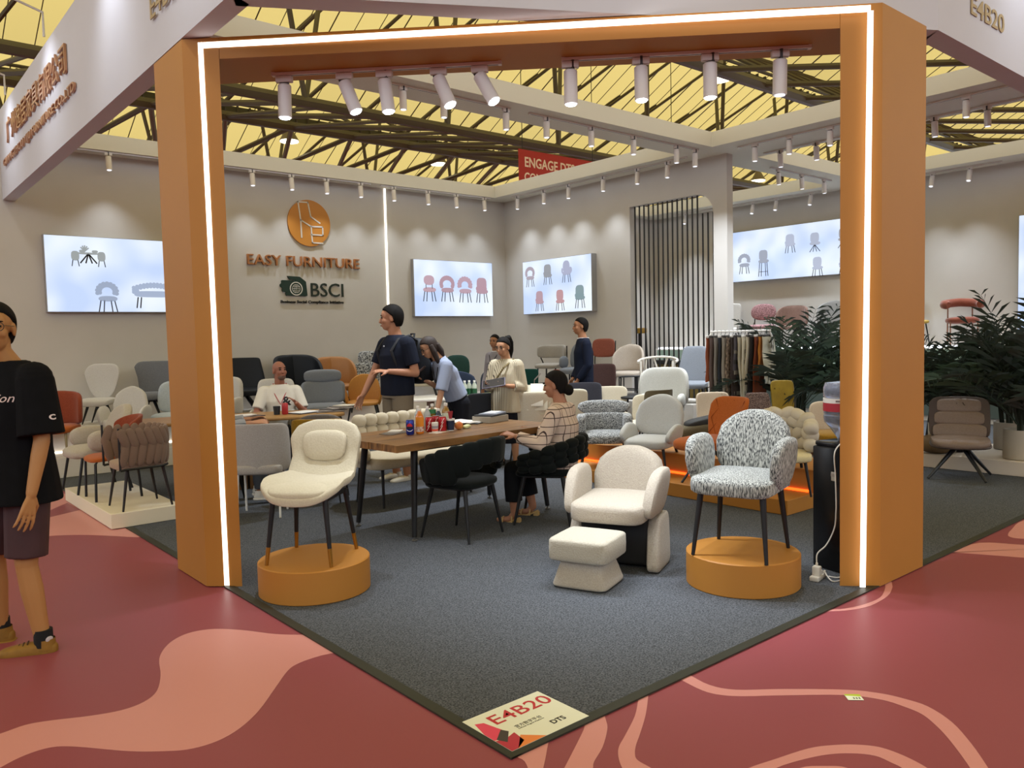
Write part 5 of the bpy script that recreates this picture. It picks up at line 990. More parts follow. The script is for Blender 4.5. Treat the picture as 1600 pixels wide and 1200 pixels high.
# ---------------------------------------------------------------- people
def remesh(mb, name, m, parent, vox=.008, sm=3):
    me = mb.mesh(name, m); o = bpy.data.objects.new(name, me); C.objects.link(o)
    r = o.modifiers.new('r', 'REMESH'); r.mode = 'VOXEL'; r.voxel_size = vox; r.use_smooth_shade = True
    s = o.modifiers.new('s', 'SMOOTH'); s.iterations = sm; s.factor = .5
    dg = bpy.context.evaluated_depsgraph_get(); dg.update(); nm = bpy.data.meshes.new_from_object(o.evaluated_get(dg)); nm.name = name
    o.modifiers.clear(); o.data = nm; bpy.data.meshes.remove(me); nm.materials.clear(); nm.materials.append(m); nm.polygons.foreach_set('use_smooth', [True]*len(nm.polygons))
    o.parent = parent; return o
def cap(mb, pts, rs, n=12, ell=None, ends=(1, 1)):
    pts = [Vector(p) for p in pts]; mb.tube(pts, rs, n=n, ell=ell)
    for k, e in ((0, ends[0]), (-1, ends[1])):
        if e: mb.ball(pts[k], rs[k]*.995, 10, 6)
SKIN = {}
def skin(c): return mat('skin_'+c, c, .5, n=6, c2=c, spec=.35)
HAIR = mat('black_hair', '#100e0d', .75, n=40, c2='#1a1614', stretch=(1, 1, .2), bump=.4, spec=.15); HAIRB = mat('brown_black_hair', '#211814', .7, n=40, c2='#33241d', stretch=(1, 1, .2), bump=.2)
def person(lab, x, y, z, th, H, P):
    """local frame: faces -Y, left hand at +X. P holds pose directions and clothes"""
    t = thing('person', lab, 'person', (x, y, z), radians(th)); k = H
    hip = Vector(P.get('hip', (0, 0, .52*k))); lean = Vector(P.get('lean', (0, 0, 1))).normalized(); fat = P.get('fat', 1.0)
    spine = .318*k; chest = hip+lean*spine*.62; neck = hip+lean*spine; rt = Vector(P.get('right', (1, 0, 0))); rt = (rt-lean*rt.dot(lean)).normalized()
    hd = Vector(P.get('headdir', (0, -1, 0))).normalized(); hu = Vector(P.get('headup', (0, 0, 1))).normalized(); hl = hu.cross(hd)*-1; hl = hd.cross(hu)*-1; hl.normalize(); hu = hd.cross(hl)*-1 if False else hl.cross(hd)*1
    hu = (hu if hu.z > 0 else -hu).normalized()
    hs = .134*k/.224*P.get('hs', 1.0); nk = neck+lean*.010*k+Vector(P.get('nfwd', (0, -.02, 0))); hc = nk+hu*.116*hs+hd*.018*hs+lean*.006*k
    fm = P.get('female', False); sw = (.118 if not fm else .102)*k*P.get('sw', 1); hw = .085*k*fat
    SK = skin(P.get('skin', '#b07a58')); body = MB()
    # head
    HM = Matrix((hl, hd, hu)).transposed()            # columns: left, forward, up
    hb = lambda c, r, n=16, m=10: body.ball(hc+HM @ (Vector(c)*hs), tuple(q*hs for q in r), n, m, HM)
    hb((0, -.012, .035), (.072, .09, .082)); hb((0, .028, -.03), (.056, .062, .078)); hb((0, .052, -.075), (.032, .032, .026)); hb((0, .05, .03), (.056, .04, .06))
    hb((0, .092, -.012), (.012, .018, .026), 10, 8); hb((0, .102, -.026), (.016, .014, .012), 10, 8); hb((0, .082, -.058), (.024, .014, .012), 10, 6)
    for s in (-1, 1): hb((s*.073, -.008, -.005), (.010, .020, .032), 10, 8); hb((s*.036, .058, -.02), (.024, .028, .028), 10, 8)
    cap(body, [neck-lean*.05, nk+lean*.02, hc+HM @ Vector((0, -.02*hs, -.05*hs))], [.066*hs*1.0, .056*hs, .053*hs], 12)
    # torso (kept slim: clothed)
    tor = [(hip, .92*hw, .68*hw), (hip+lean*spine*.35, .86*hw, .62*hw), (chest, sw*.86, .70*hw), (neck-lean*.05*k, sw*.62, .5*hw)]
    def torso(mb, g, pts):
        ps = [p for p, a, b in pts]; n = 20; vs = []; fs = []; fwd = rt.cross(lean)*-1
        for p, a, b in pts:
            for j in range(n): w = 2*pi*j/n; vs.append(p+rt*cos(w)*(a+g)+fwd*sin(w)*(b+g))
        for i in range(len(pts)-1):
            for j in range(n): fs.append((i*n+j, i*n+(j+1) % n, (i+1)*n+(j+1) % n, (i+1)*n+j))
        fs += [tuple(range(n))[::-1], tuple((len(pts)-1)*n+j for j in range(n))]; mb.add(vs, fs)
    torso(body, -.012, tor)
    ua, fa_ = .172*k, .150*k; ar = P.get('ar', 1.0)*fat**.5; arms = {}
    for s, key in ((1, 'L'), (-1, 'R')):
        u, f = P['arm'+key][:2]; S0 = neck-lean*.055*k+rt*s*sw*.93; E = S0+Vector(u).normalized()*ua; Wr = E+Vector(f).normalized()*fa_
        arms[key] = (S0, E, Wr, Vector(f).normalized()); a = ar*k/1.75
        cap(body, [S0, S0.lerp(E, .4), E], [.048*a, .044*a, .037*a]); cap(body, [E, E.lerp(Wr, .3), Wr], [.037*a, .036*a, .025*a])
        # hand
        pn = Vector(P['arm'+key][2] if len(P['arm'+key]) > 2 else (-s, 0, 0)); d = arms[key][3]
        if len(P['arm'+key]) > 3: d = Vector(P['arm'+key][3]).normalized()
        pn = (pn-d*pn.dot(d)).normalized(); ac = d.cross(pn); hs_ = k/1.75; curl = P.get('curl', .35)
        for j in (-1.5, -.5, .5, 1.5): cap(body, [Wr-d*.005, Wr+d*.05*hs_+ac*j*.013*hs_, Wr+d*.09*hs_+ac*j*.0205*hs_], [.015*hs_, .013*hs_, .0102*hs_], 8)
        for j, fl_ in ((-1.5, .85), (-.5, 1.0), (.5, 1.05), (1.5, .92)):
            q = Wr+d*.088*hs_+ac*j*.0215*hs_; ang = curl*.5; pp = [q]
            for sl_, rr in ((.042, 1), (.026, 1), (.021, 1)):
                q = q+(d*cos(ang)+pn*sin(ang)+ac*j*.085)*sl_*fl_*hs_; pp.append(q); ang += curl
            cap(body, pp, [.0092*hs_, .0084*hs_, .0077*hs_, .0062*hs_], 8)
        ts = P.get('thumb'+key, 1); q0 = Wr+d*.022*hs_+ac*ts*.018*hs_; q1 = q0+(d*.62+ac*ts*.6+pn*.3).normalized()*.045*hs_; q2 = q1+(d*.85+ac*ts*.2+pn*.4).normalized()*.033*hs_
        cap(body, [q0, q1, q2], [.014*hs_, .0115*hs_, .0085*hs_], 8)
    legs = {}
    tl, sl = .245*k, .235*k
    for s, key in ((1, 'L'), (-1, 'R')):
        u, f = P['leg'+key][:2]; Hp = hip+rt*s*.052*k-lean*.02*k; Kn = Hp+Vector(u).normalized()*tl; An = Kn+Vector(f).normalized()*sl; fd = Vector(P['leg'+key][2] if len(P['leg'+key]) > 2 else (0, -1, 0)).normalized(); legs[key] = (Hp, Kn, An, fd); a = k/1.75*fat**.5
        cap(body, [Hp, Hp.lerp(Kn, .5), Kn], [.075*a, .066*a, .052*a]); cap(body, [Kn, Kn.lerp(An, .33), An], [.050*a, .052*a, .034*a]); cap(body, [An, An+Vector((0, 0, -.03*k))+fd*.03*k, An+Vector((0, 0, -.035*k))+fd*.09*k], [.033*a, .03*a, .022*a], 8)
    remesh(body, 'body', SK, t, P.get('vox', .0075), 2)
    EYE = plain('#1a1512', .3); hp = lambda c: hc+HM @ (Vector(c)*hs)
    for s in (-1, 1):
        MB().ball(hp((s*.031, .083, .012)), tuple(q*hs for q in (.0145, .009, .0065)), 10, 6, HM).build('eye', EYE, t); MB().ball(hp((s*.033, .087, .033)), tuple(q*hs for q in (.021, .006, .0042)), 10, 6, HM).build('eyebrow', P.get('hair', HAIR), t)
    MB().ball(hp((0, .0955, -.058)), tuple(q*hs for q in (.021, .006, .007)), 10, 6, HM).build('lips', skin(P.get('lips', '#8f5546')), t)
    # hair
    st = P.get('style', 'short'); hm = P.get('hair', HAIR)
    if st != 'bald':
        mb = MB(); n, m_ = 64, 40; vs = []; fs = []
        for i in range(m_+1):
            a = -pi/2+pi*i/m_
            for j in range(n):
                b = 2*pi*j/n; l, f, u = cos(a)*cos(b), cos(a)*sin(b), sin(a)
                hl_ = P.get('hairline', .42); tt = (-.80-.02*f if f < -.3 else -.79+(f+.3)/.3*(.70)) if f < 0 else -.09+(hl_+.14)*min(1, f/.62)
                if st in ('long', 'bob') and f < .35: tt -= .55
                q = max(0, min(1, (u-tt)/.22+.5)); q = q*q*(3-2*q); r = .80+q*(P.get('hvol', .31))
                vs.append(hc+HM @ (Vector((l*.075*r, -.012+f*.092*r, .03+u*.090*r*(1.0 if u > 0 else 1.45)))*hs))
        for i in range(m_):
            for j in range(n): fs.append((i*n+j, i*n+(j+1) % n, (i+1)*n+(j+1) % n, (i+1)*n+j))
        mb.add(vs, fs).build('hair', hm, t)
        if st == 'pony':
            b0 = hp((0, -.095, .075)); cap2 = MB(); cap2.ball(hp((0, -.105, .085)), .036*hs, 12, 8); cap2.tube([b0, hp((0, -.14, .09)), hp((0, -.165, .02)), hp((0, -.16, -.08)), hp((0, -.14, -.17))], [.03*hs, .04*hs, .042*hs, .032*hs, .008*hs], n=10); remesh(cap2, 'ponytail', hm, t, .008, 2)
        if st == 'bun':
            cap2 = MB(); cap2.ball(hp((0, -.115, -.055)), (.052*hs, .045*hs, .05*hs), 14, 10, HM); cap2.ball(hp((0, -.075, -.03)), (.05*hs, .05*hs, .05*hs), 12, 8, HM); remesh(cap2, 'hair_bun', hm, t, .008, 2)
        if st == 'long':
            cap2 = MB()
            for s in (-1, 1): cap2.tube([hp((s*.065, -.01, .03)), hp((s*.078, .0, -.05)), hp((s*.075, .012, -.15)), hp((s*.07, .02, -.22))], [.03*hs, .034*hs, .03*hs, .008*hs], n=10)
            cap2.tube([hp((0, -.08, .0)), hp((0, -.09, -.1)), hp((0, -.08, -.2))], [.07*hs, .07*hs, .03*hs], n=12, ell=[(1, .6)]*3); remesh(cap2, 'hair_length', hm, t, .008, 2)
    if P.get('stubble'):
        MB().ball(hp((0, .045, -.075)), tuple(q*hs for q in (.047, .05, .035)), 14, 8, HM).build('beard', mat('grey_stubble', '#6b5044', .8), t)
    if P.get('glasses'):
        gm = plain('#2a2522', .3); g = MB()
        for s in (-1, 1):
            cpt = [hp((s*.033+.025*cos(a), .101, .01+.021*sin(a))) for a in [q*pi/7 for q in range(15)]]; g.tube(cpt, .0018*hs, n=5); g.tube([hp((s*.058, .101, .014)), hp((s*.078, .03, .012)), hp((s*.076, -.01, .01))], .0016*hs, n=5)
        g.tube([hp((-.009, .103, .014)), hp((.009, .103, .014))], .0018*hs, n=5); g.build('glasses', gm, t)
    # clothes
    top = P['top']; tm = top['m']; mb = MB(); hem = top.get('hem', -.05)*k; g = top.get('g', .012)
    ease = top.get('ease', 1.0); hf = top.get('hf', 1.0); pts = [(hip+lean*hem, hw*1.02*ease*hf, .74*hw*ease*hf), (hip+lean*spine*.2, hw*1.0*ease, .74*hw*ease), (hip+lean*spine*.45, hw*.98*ease if not fm else hw*.95*ease, .76*hw*ease), (chest, sw*.95, .82*hw*(1.08 if fm else 1)), (neck-lean*.075*k, sw*1.0, .64*hw), (neck-lean*.035*k, sw*.72, .56*hw), (neck-lean*.006*k, sw*.40, .44*hw)]
    torso(mb, g, pts)
    for key in 'LR':
        S0, E, Wr, fd = arms[key]; sl_ = top.get('sleeve', .6); a = ar*k/1.75; f1 = top.get('sr', 1.3)
        s_ = 1 if key == 'L' else -1; mb.tube([neck-lean*.05*k+rt*s_*sw*.35, S0+lean*.004], [.05*a*1.1, .058*a*f1*.86], n=12)
        mb.ball(S0, .057*a*f1*.9, 12, 8)
        if sl_ <= 1: mb.tube([S0, S0.lerp(E, sl_)], [.053*a*f1, .050*a*f1*top.get('flare', 1)], n=14)
        else:
            mb.tube([S0, E], [.053*a*f1, .045*a*f1], n=14); mb.ball(E, .045*a*f1, 12, 8); mb.tube([E, E.lerp(Wr, sl_-1)], [.045*a*f1, (.038 if sl_ > 1.8 else .043)*a*f1], n=14)
    shirt = remesh(mb, top.get('name', 'shirt'), tm, t, P.get('vox', .0075)*1.15, 3)
    if top.get('collar'):
        cm = top.get('cm', tm); fw = rt.cross(lean)*-1; MB().tube([neck-lean*.012*k+rt*.062*hs*1.1*cos(a)+fw*.062*hs*1.15*sin(a)-lean*.012*(1-sin(a)*-1)*0 for a in [2*pi*q/14 for q in range(15)]], .013*hs, n=8).build('collar', cm, t)
    bot = P['bottom']; mb = MB(); bm_ = bot['m']; torso(mb, .012, [(hip-lean*.045*k, hw*.98, .72*hw), (hip+lean*.03*k, hw*.96, .70*hw), (hip+lean*bot.get('waist', .09)*k, hw*.93, .66*hw)])
    if bot['kind'] == 'skirt':
        dn = Vector((0, 0, -1)); mb.tube([hip+lean*.03*k, hip+dn*.05*k, hip+dn*bot['len']*k], [hw*1.0, hw*1.06, hw*.95], n=20, ell=[(1, .75)]*3)
    else:
        ln = bot.get('len', 2.0)
        for key in 'LR':
            Hp, Kn, An, fd = legs[key]; a = k/1.75*fat**.5; w = bot.get('w', 1.15); mb.ball(Hp, .083*a*w, 12, 8)
            if ln <= 1: mb.tube([Hp, Hp.lerp(Kn, ln)], [.083*a*w, .068*a*w*1.1], n=16)
            else:
                mb.tube([Hp, Hp.lerp(Kn, .5), Kn], [.083*a*w, .075*a*w, .062*a*w], n=14); mb.ball(Kn, .062*a*w, 12, 8); mb.tube([Kn, Kn.lerp(An, .5*(ln-1)), Kn.lerp(An, ln-1)], [.062*a*w, .06*a*w*bot.get('bell', 1)**.5, .050*a*w*bot.get('bell', 1)], n=14)
    remesh(mb, bot['kind'], bm_, t, P.get('vox', .0075)*1.15, 2)
    sh = P.get('shoes', {}); sm_ = sh.get('m', plain('#d8d4cc', .6))
    for key in 'LR':
        Hp, Kn, An, fd = legs[key]; a = k/1.75; fd = Vector((fd.x, fd.y, 0)).normalized(); sd = Vector((fd.y, -fd.x, 0)); o = An+Vector((0, 0, -.0))
        base = Vector((An.x, An.y, An.z-.072*a*1.0)) if not sh.get('heel') else Vector((An.x, An.y, An.z-.10*a)); M_ = Matrix((sd, fd, Vector((0, 0, 1)))).transposed().to_4x4(); M_.translation = base
        mb = MB(); fn = lambda x, y, z, zn: M_ @ Vector((x*(1+.12*zn), .07*a+z, .034*a+y*(1.0 if y < 0 else 1.0-.48*max(0, zn+.1))+.010*a))
        if sh.get('heel'):
            h_ = .055*a; fn = lambda x, y, z, zn: M_ @ Vector((x*(1+.1*zn), .06*a+z, .012*a+y*.5+h_*max(0, -zn*.9+.05)))
            so = MB().pad(.078*a, .23*a, .05*a, fn, ec=.7, ev=.6).build('sandal', sm_, t); MB().box((0, -.035*a, h_*.5), (.05*a, .045*a, h_), M=Matrix.Identity(4)).build('block_heel', sm_, so, False).matrix_local = M_
            for q in (.02, .11): MB().tube([M_ @ Vector((.04*a*cos(w), q*a, .02*a+.05*a*sin(w)*(1.0 if q > .05 else 1.6))) for w in [pi*e/8 for e in range(9)]], .007*a, n=6).build('strap', sm_, so)
        else:
            so = MB().pad(.088*a, .265*a, .085*a, fn, ec=.7, ev=.55, nu=20, nv=14).build('shoe', sm_, t); MB().pad(.097*a, .28*a, .032*a, lambda x, y, z, zn: M_ @ Vector((x*(1+.12*zn), .07*a+z, .0165*a+y)), ec=.6, ev=.45).build('sole', sh.get('sole', sm_), so)
            mb = MB(); mb.tube([M_ @ Vector((0, -.01*a, .05*a)), M_ @ Vector((0, -.008*a, .098*a))], [.046*a, .044*a], n=14, cap=False); mb.build('shoe_collar', sm_, so)
            for q in range(4): MB().tube([M_ @ Vector((-.026*a, (.065+.02*q)*a, (.084-.006*q)*a)), M_ @ Vector((0, (.07+.02*q)*a, (.090-.006*q)*a)), M_ @ Vector((.026*a, (.075+.02*q)*a, (.084-.006*q)*a))], .0035*a, n=5).build('lace', sh.get('lace', sm_), so)
        if sh.get('sock'): mb = MB(); mb.tube([An+Vector((0, 0, .075*a)), An+Vector((0, 0, -.01*a))], [.043*a, .044*a], n=14); mb.build('sock', sh['sock'], t)
    return t, dict(hip=hip, neck=neck, chest=chest, arms=arms, legs=legs, hc=hc, hp=hp, rt=rt, lean=lean, hw=hw, sw=sw, fwd=rt.cross(lean)*-1)
def project_lettering(target, parent, body, h, w, center, right, up, m, name='lettering', slant=0.0, bold=.0):
    from mathutils.bvhtree import BVHTree
    bv = BVHTree.FromPolygons([v.co.copy() for v in target.data.vertices], [tuple(p.vertices) for p in target.data.polygons])
    right = Vector(right).normalized(); up = Vector(up).normalized(); nrm = right.cross(up).normalized(); c = Vector(center)
    o = text_mesh(body, h, w, .0005, name, m, parent, Matrix.Identity(4), bold=bold)
    bm = bmesh.new(); bm.from_mesh(o.data); bmesh.ops.triangulate(bm, faces=bm.faces[:]); bmesh.ops.subdivide_edges(bm, edges=[e for e in bm.edges if e.calc_length() > .012], cuts=2); bm.to_mesh(o.data); bm.free()
    for v in o.data.vertices:
        q = c+right*(v.co.x+slant*v.co.y)+up*v.co.y; hit = bv.ray_cast(q+nrm*.6, -nrm)
        if hit[0] is not None: v.co = hit[0]+nrm*(.0025+v.co.z*.5)
        else: v.co = q
    return o
def stripes(key, base, line, freq, kind='v', thick=.08, rough=.8):
    if key in MC: return MC[key]
    m = mat(key, base, rough, spec=.2); nt = m.node_tree; b = nt.nodes['Principled BSDF']; tc = nt.nodes.new('ShaderNodeTexCoord'); sp = nt.nodes.new('ShaderNodeSeparateXYZ'); nt.links.new(tc.outputs['Object'], sp.inputs[0])
    def line_mask(sock, sc):
        a = nt.nodes.new('ShaderNodeMath'); a.operation = 'MULTIPLY'; a.inputs[1].default_value = sc; nt.links.new(sock, a.inputs[0])
        f = nt.nodes.new('ShaderNodeMath'); f.operation = 'FRACT'; nt.links.new(a.outputs[0], f.inputs[0])
        l = nt.nodes.new('ShaderNodeMath'); l.operation = 'LESS_THAN'; l.inputs[1].default_value = thick; nt.links.new(f.outputs[0], l.inputs[0]); return l.outputs[0]
    ms = []
    if kind in ('v', 'c'):
        ad = nt.nodes.new('ShaderNodeMath'); ad.operation = 'MULTIPLY_ADD'; nt.links.new(sp.outputs[1], ad.inputs[0]); ad.inputs[1].default_value = 0.0 if kind == 'c' else 1.0; nt.links.new(sp.outputs[0], ad.inputs[2]); ms.append(line_mask(ad.outputs[0], freq))
    if kind in ('h', 'c'): ms.append(line_mask(sp.outputs[2], freq*.72))
    o = ms[0]
    if len(ms) > 1:
        mx = nt.nodes.new('ShaderNodeMath'); mx.operation = 'MAXIMUM'; nt.links.new(ms[0], mx.inputs[0]); nt.links.new(ms[1], mx.inputs[1]); o = mx.outputs[0]
    mi = nt.nodes.new('ShaderNodeMix'); mi.data_type = 'RGBA'; mi.inputs[6].default_value = (*hexc(base), 1); mi.inputs[7].default_value = (*hexc(line), 1); nt.links.new(o, mi.inputs[0]); nt.links.new(mi.outputs[2], b.inputs['Base Color']); return m
cl = lambda c: mat('cloth_'+c, c, .85, n=18, c2=c, bump=.12, spec=.2)
def lanyard(t, R, col, card=True):
    c = R['chest']; n = R['neck']; f = -R['back']; pts = [n+R['rt']*.07, n+R['rt']*.075+f*.08-R['lean']*.08, c+f*(R['hw']*1.05)-R['lean']*.03, n-R['rt']*.075+f*.08-R['lean']*.08, n-R['rt']*.07]
    m = MB(); m.tube(pts, .006, n=6); o = m.build('lanyard', plain(col, .7), t)
    if card: MB().box(tuple(pts[2]-R['lean']*.05), (.07, .012, .09), bev=.003).build('badge_card', plain('#d8d6d2', .5), o)
# 1 passer-by at the left edge
SHO = mat('tan_suede', '#8c6420', .7, n=30, c2='#7c571a')
t, R = person('man in black t-shirt and maroon shorts walking past at left edge', -1.125, 2.44, 0, -66, 1.73, dict(skin='#a97848', nfwd=(0, -.05, 0), armL=((.15, -.04, -1), (.05, -.30, -1), (-1, 0, 0)), armR=((-.2, -.2, -1), (-.1, -.5, -1), (1, 0, 0)), legL=((-.02, -.06, -1), (.12, .08, -1), (-.77, -.64, 0)), legR=((-.20, -.06, -1), (-.12, .10, -1), (-.77, -.64, 0)), headdir=(1.0, -1, -.03), curl=.22, vox=.0055, glasses=True, sw=1.0,
    top=dict(name='t_shirt', m=mat('black_cotton', '#0d0d0f', .9, n=18, c2='#111114', bump=.1, spec=.15), hem=-.085, sleeve=.92, sr=1.6, flare=1.3, ease=1.22, hf=1.22, g=.02, collar=True), bottom=dict(kind='shorts', m=mat('maroon_nylon', '#42282a', .6, n=14, c2='#3a2325', bump=.4), len=.90, w=1.28), shoes=dict(m=SHO, sole=plain('#8a641f', .7), lace=plain('#4a3216', .8), sock=plain('#131315', .9)), style='short', hs=1.0))
R['back'] = R['fwd']
sh_ = [c for c in t.children if c.name.startswith('t_shirt')][0]; c = R['chest']
project_lettering(sh_, t, 'Champion', .052, .26, c+Vector((.035, -.2, .02)), (1, 0, 0), (0, 0, 1), plain('#cfb8b4', .7), slant=.3)
S0, E, Wr, fd = R['arms']['L']; pm = S0.lerp(E, .62); project_lettering(sh_, t, 'C', .026, .034, pm+Vector((.1, 0, 0)), (0, 1, 0), (0, 0, 1), plain('#d8c9c8', .7), name='sleeve_mark', bold=.04)
kn, an = R['legs']['L'][1:3]; MB().ball(an+Vector((.045, .0, .03)), (.004, .02, .014), 8, 6).build('sock_mark', plain('#b9b0b4', .7), t)
h0 = R['arms']['L'][2]+R['arms']['L'][3]*.115; MB().lathe([(.0105, 0), (.0105, .004), (.0095, .004)], tuple(h0+Vector((-.01, .02, 0))), 12).build('ring', plain('#b9b9b9', .3, metal=.9), t)
# 2 tall man in navy polo, backpack
t, R = person('tall man in navy polo shirt and beige shorts looking back over his table side', 2.80, 5.16, 0, -88, 1.86, dict(skin='#b07c60', armL=((.22, .14, -1), (-.42, -.95, .10), (-.3, 0, -1)), armR=((-.20, -.36, -1), (-.1, -.5, -.9), (1, 0, 0)), legL=((.05, -.06, -1), (0, .1, -1)), legR=((-.06, .02, -1), (0, .06, -1)), headdir=(-.62, -.78, -.04), fat=1.22, hs=1.06, sw=1.04,
    top=dict(name='polo_shirt', m=cl('#161a28'), hem=-.03, sleeve=.72, sr=1.3, ease=1.06, collar=True), bottom=dict(kind='shorts', m=cl('#7d705f'), len=.95, w=1.2), shoes=dict(m=plain('#cfc9bd', .6), sole=plain('#d8d2c6', .6)), style='short', hvol=.34))
R['back'] = R['fwd']; MB().ball(R['chest']+Vector((0, -.155, .10)), .008, 8, 6).build('shirt_button', plain('#b9b9c0', .4), t)
def backpack(t0, R):
    Mw = Matrix.Translation((2.80, 5.16, 0)) @ Matrix.Rotation(radians(-88), 4, 'Z'); bp = thing('backpack', 'black backpack carried by the tall man in navy polo', 'backpack'); bp.matrix_world = Mw
    c = R['chest']; BK = mat('black_nylon', '#15151a', .7, n=50, c2='#1a1a20', bump=.1)
    MB().pad(.33, .50, .20, lambda x, y, z, zn: (c.x+x, c.y+.275+y, c.z-.07+z), ec=.6, ev=.45, prof=lambda z: 1-.14*max(0, z)).build('main_compartment', BK, bp); MB().pad(.27, .30, .08, lambda x, y, z, zn: (c.x+x, c.y+.385+y, c.z-.15+z), ec=.5, ev=.4).build('front_pocket', BK, bp)
    MB().tube([(c.x-.04, c.y+.2, c.z+.17), (c.x-.03, c.y+.22, c.z+.225), (c.x+.03, c.y+.22, c.z+.225), (c.x+.04, c.y+.2, c.z+.17)], .011, n=6).build('grab_handle', BK, bp)
    for s in (-1, 1): MB().tube([(s*.10, c.y+.2, c.z+.15), (s*.125, c.y+.08, c.z+.205), (s*.13, c.y-.06, c.z+.17), (s*.135, c.y-.155, c.z+.05), (s*.15, c.y-.09, c.z-.14), (s*.16, c.y+.16, c.z-.24)], .016, n=6).build('shoulder_strap', BK, bp)
    MB().tube([(.15, c.y+.33, c.z+.05), (.13, c.y+.385, c.z-.03), (.12, c.y+.40, c.z-.12)], .004, n=5).build('zip_cord', plain('#8a8a90', .4), bp)
backpack(t, R)
# 3 woman leaning over the papers
t, R = person('woman in pale blue blouse bending over papers beside the tall man', 3.20, 4.84, 0, -104, 1.60, dict(female=True, skin='#b98a6c', hair=HAIRB, style='long', lean=(0, -.46, 1), hip=(0, .14, .835), headdir=(0, -.85, -.5), headup=(0, -.5, .85), armL=((.12, -.32, -1), (.05, -.28, -1), (-1, 0, 0)), armR=((-.15, .25, -1), (.1, -.9, .45), (.3, 0, 1)), legL=((.03, -.06, -1), (0, .12, -1)), legR=((-.03, -.06, -1), (0, .12, -1)), glasses=True,
    top=dict(name='blouse', m=cl('#8f97ac'), hem=.02, sleeve=1.0, sr=1.35, flare=1.1, collar=True, ease=1.08), bottom=dict(kind='trousers', m=cl('#15161d'), len=1.95), shoes=dict(m=plain('#b8ad9c', .6))))
R['back'] = R['fwd']; lanyard(t, R, '#1d1b20', False)
Wp = Matrix.Translation((3.20, 4.84, 0)) @ Matrix.Rotation(radians(-104), 4, 'Z'); q = R['arms']['R'][2]+R['arms']['R'][3]*.10
nb = thing('notebook', 'dark brown notebook held by the woman in pale blue blouse', 'notebook'); nb.matrix_world = Wp @ Matrix.Translation(q+Vector((0, -.0, .035))) @ Matrix.Rotation(radians(38), 4, 'X'); MB().box((0, 0, 0), (.15, .22, .014), bev=.004).build('cover', plain('#4a332c', .5), nb); MB().box((.0, 0, .0), (.144, .222, .009)).build('pages', plain('#cfc8ba', .7), nb, False)
# 4 woman with the tablet
t, R = person('woman in striped cream shirt with ponytail and glasses holding a tablet', 4.16, 4.97, 0, -62, 1.50, dict(female=True, skin='#b78767', style='pony', headdir=(-.22, -1, -.22), armL=((.20, .05, -1), (-.55, -.85, .12), (-.6, 0, .6)), armR=((-.24, -.10, -1), (.30, -.95, .12), (.6, 0, .6)), legL=((.03, -.02, -1), (0, .06, -1)), legR=((-.03, -.02, -1), (0, .06, -1)), glasses=True, fat=1.12, hs=1.05,
    top=dict(name='shirt', m=stripes('striped_cotton', '#c3b59a', '#4e463a', 46, 'v', .22), hem=-.10, sleeve=1.55, sr=1.55, ease=1.22, collar=True, g=.014), bottom=dict(kind='skirt', m=cl('#14141a'), len=.34), shoes=dict(m=plain('#20201f', .6))))
R['back'] = R['fwd']; Wp = Matrix.Translation((4.16, 4.97, 0)) @ Matrix.Rotation(radians(-62), 4, 'Z'); q = (R['arms']['L'][2]+R['arms']['R'][2])/2+Vector((0, -.10, .035))
tb = thing('tablet', 'grey tablet case held by the woman in striped shirt', 'tablet'); tb.matrix_world = Wp @ Matrix.Translation(q) @ Matrix.Rotation(radians(25), 4, 'X') @ Matrix.Rotation(radians(20), 4, 'Z'); MB().box((0, 0, 0), (.27, .20, .012), bev=.004).build('case', plain('#5d5560', .5), tb); MB().box((0, 0, .0065), (.25, .18, .002)).build('screen', plain('#2a2a30', .15), tb, False)
c = R['chest']; MB().tube([R['neck']+Vector((.09, .02, -.01)), c+Vector((.04, -.165, .08)), c+Vector((-.06, -.175, -.06)), R['hip']+Vector((-.19, -.06, .12))], .010, n=6).build('bag_strap', plain('#6d5c36', .6), t)
# 5 woman at the back
t, R = person('woman in grey shirt with dark lanyard standing at the back near corner', 6.10, 7.53, 0, -80, 1.55, dict(female=True, skin='#a9785a', style='bun', headdir=(.2, -1, 0), armL=((.12, -.05, -1), (-.1, -.5, -1), (-1, 0, 0)), armR=((-.12, -.1, -1), (.1, -.5, -1), (1, 0, 0)), legL=((.03, 0, -1), (0, .04, -1)), legR=((-.03, 0, -1), (0, .04, -1)), top=dict(name='shirt', m=cl('#8f8a92'), hem=-.02, sleeve=1.8, sr=1.3, collar=True, cm=plain('#d2cfd2', .7)), bottom=dict(kind='trousers', m=cl('#2a2a33'), len=1.95), shoes=dict(m=plain('#20201f', .6)), vox=.009))
R['back'] = R['fwd']; lanyard(t, R, '#1b1a22')
# 6 man in suit
t, R = person('man in dark navy suit standing in profile by the bar stools', 6.40, 5.92, 0, -122, 1.76, dict(skin='#a67455', style='short', headdir=(0, -1, 0), armL=((.12, .04, -1), (-.35, -.55, -.85), (-.6, 0, -.4)), armR=((-.12, .0, -1), (.35, -.55, -.85), (.6, 0, -.4)), legL=((.02, 0, -1), (0, .03, -1)), legR=((-.02, 0, -1), (0, .03, -1)), top=dict(name='suit_jacket', m=cl('#141a2b'), hem=-.10, sleeve=1.9, sr=1.32, ease=1.10, g=.014, collar=True, cm=plain('#d8d6d6', .7)), bottom=dict(kind='trousers', m=cl('#141a2b'), len=2.0), shoes=dict(m=plain('#151415', .4)), vox=.009))
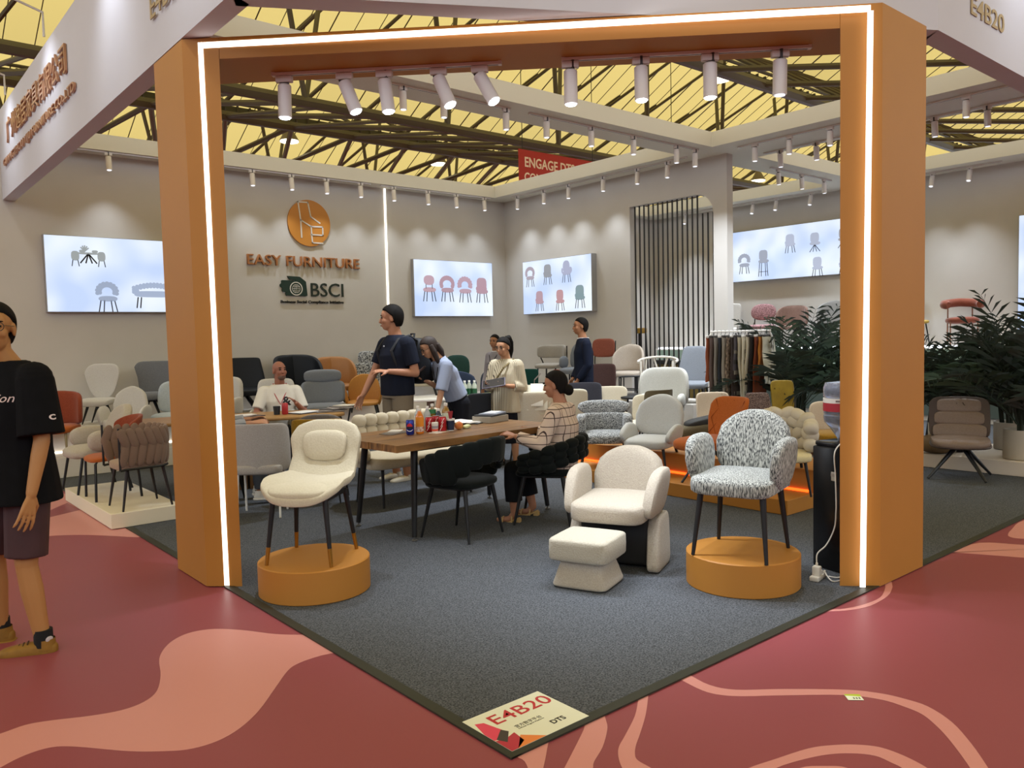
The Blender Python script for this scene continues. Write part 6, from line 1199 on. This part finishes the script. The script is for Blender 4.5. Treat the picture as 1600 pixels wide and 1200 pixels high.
# 7 seated woman in the checked jacket
t, R = person('seated woman in checked pale jacket with dark hair bun at the wooden table', 2.62, 2.55, 0, 207, 1.53, dict(female=True, skin='#a8755a', style='bun', hip=(0, .06, .49), lean=(0, .03, 1), headdir=(.12, -1, -.12), armL=((.34, -.30, -.95), (-.1, -.95, .25), (-.3, 0, -1)), armR=((-.30, -.35, -.9), (.3, -.95, .25), (.3, 0, -1)), legL=((.14, -1, -.08), (.06, .06, -1), (.1, -1, 0)), legR=((-.10, -1, -.08), (0, .22, -1), (0, -1, 0)), hvol=.36, vox=.006, sw=1.22, fat=1.1,
    top=dict(name='checked_jacket', m=stripes('checked_cotton', '#cdb7a6', '#4a3a38', 21, 'c', .10), hem=-.03, sleeve=1.9, sr=1.4, ease=1.16, collar=True), bottom=dict(kind='trousers', m=cl('#131418'), len=1.72, w=1.2, bell=1.25), shoes=dict(m=plain('#b99a64', .6), heel=True)))
# 8 seated bald man
t, R = person('seated bald man in white t-shirt with red lanyard at the small table', 2.06, 6.47, 0, -24, 1.62, dict(skin='#986450', style='bald', hip=(0, .06, .52), lean=(0, -.04, 1), headdir=(.42, -.85, .10), stubble=True, armR=((-.30, -.40, -.8), (.40, -.9, .02), (0, 0, -1)), armL=((.30, -.30, -.85), (-.35, -.65, .45), (-.5, 0, -1)), legL=((.1, -1, -.05), (0, .0, -1)), legR=((-.1, -1, -.05), (0, .0, -1)), fat=1.08,
    top=dict(name='t_shirt', m=cl('#d6d0c4'), hem=-.02, sleeve=.8, sr=1.35, ease=1.06, collar=True), bottom=dict(kind='trousers', m=cl('#33363d'), len=1.9), shoes=dict(m=plain('#3a3835', .6))))
R['back'] = R['fwd']; lanyard(t, R, '#a82430')
ts_ = [c for c in t.children if c.name.startswith('t_shirt')][0]; project_lettering(ts_, t, '&', .10, .10, R['chest']+Vector((.07, -.2, .0)), (1, 0, 0), (0, 0, 1), plain('#26262a', .7), name='printed_mark', bold=.03)
# 9 person mostly hidden by the left post
chair('pale chair mostly hidden behind the left post under a seated visitor', .86, 5.28, fl0, 60, lgrey2, (.5, .48, .1, .47), dict(w=.5, h=.38, t=.06, z0=.44, R=.6), ('taper',))
t, R = person('seated visitor in grey striped shirt almost hidden behind the left post', .86, 5.28, 0, 70, 1.70, dict(skin='#a9785a', style='short', hip=(0, .0, .57), headdir=(.1, -1, 0), armL=((.15, -.3, -1), (-.1, -.95, .1), (-.5, 0, -1)), armR=((-.15, -.3, -1), (.1, -.95, .1), (.5, 0, -1)), legL=((.1, -1, -.08), (0, .05, -1)), legR=((-.1, -1, -.08), (0, .05, -1)), top=dict(name='shirt', m=stripes('grey_stripe_cotton', '#8c8c8c', '#5d6064', 24, 'h', .4), hem=-.02, sleeve=1.8, sr=1.3), bottom=dict(kind='trousers', m=cl('#4a4f58'), len=1.9), shoes=dict(m=plain('#d8d4cc', .6))))
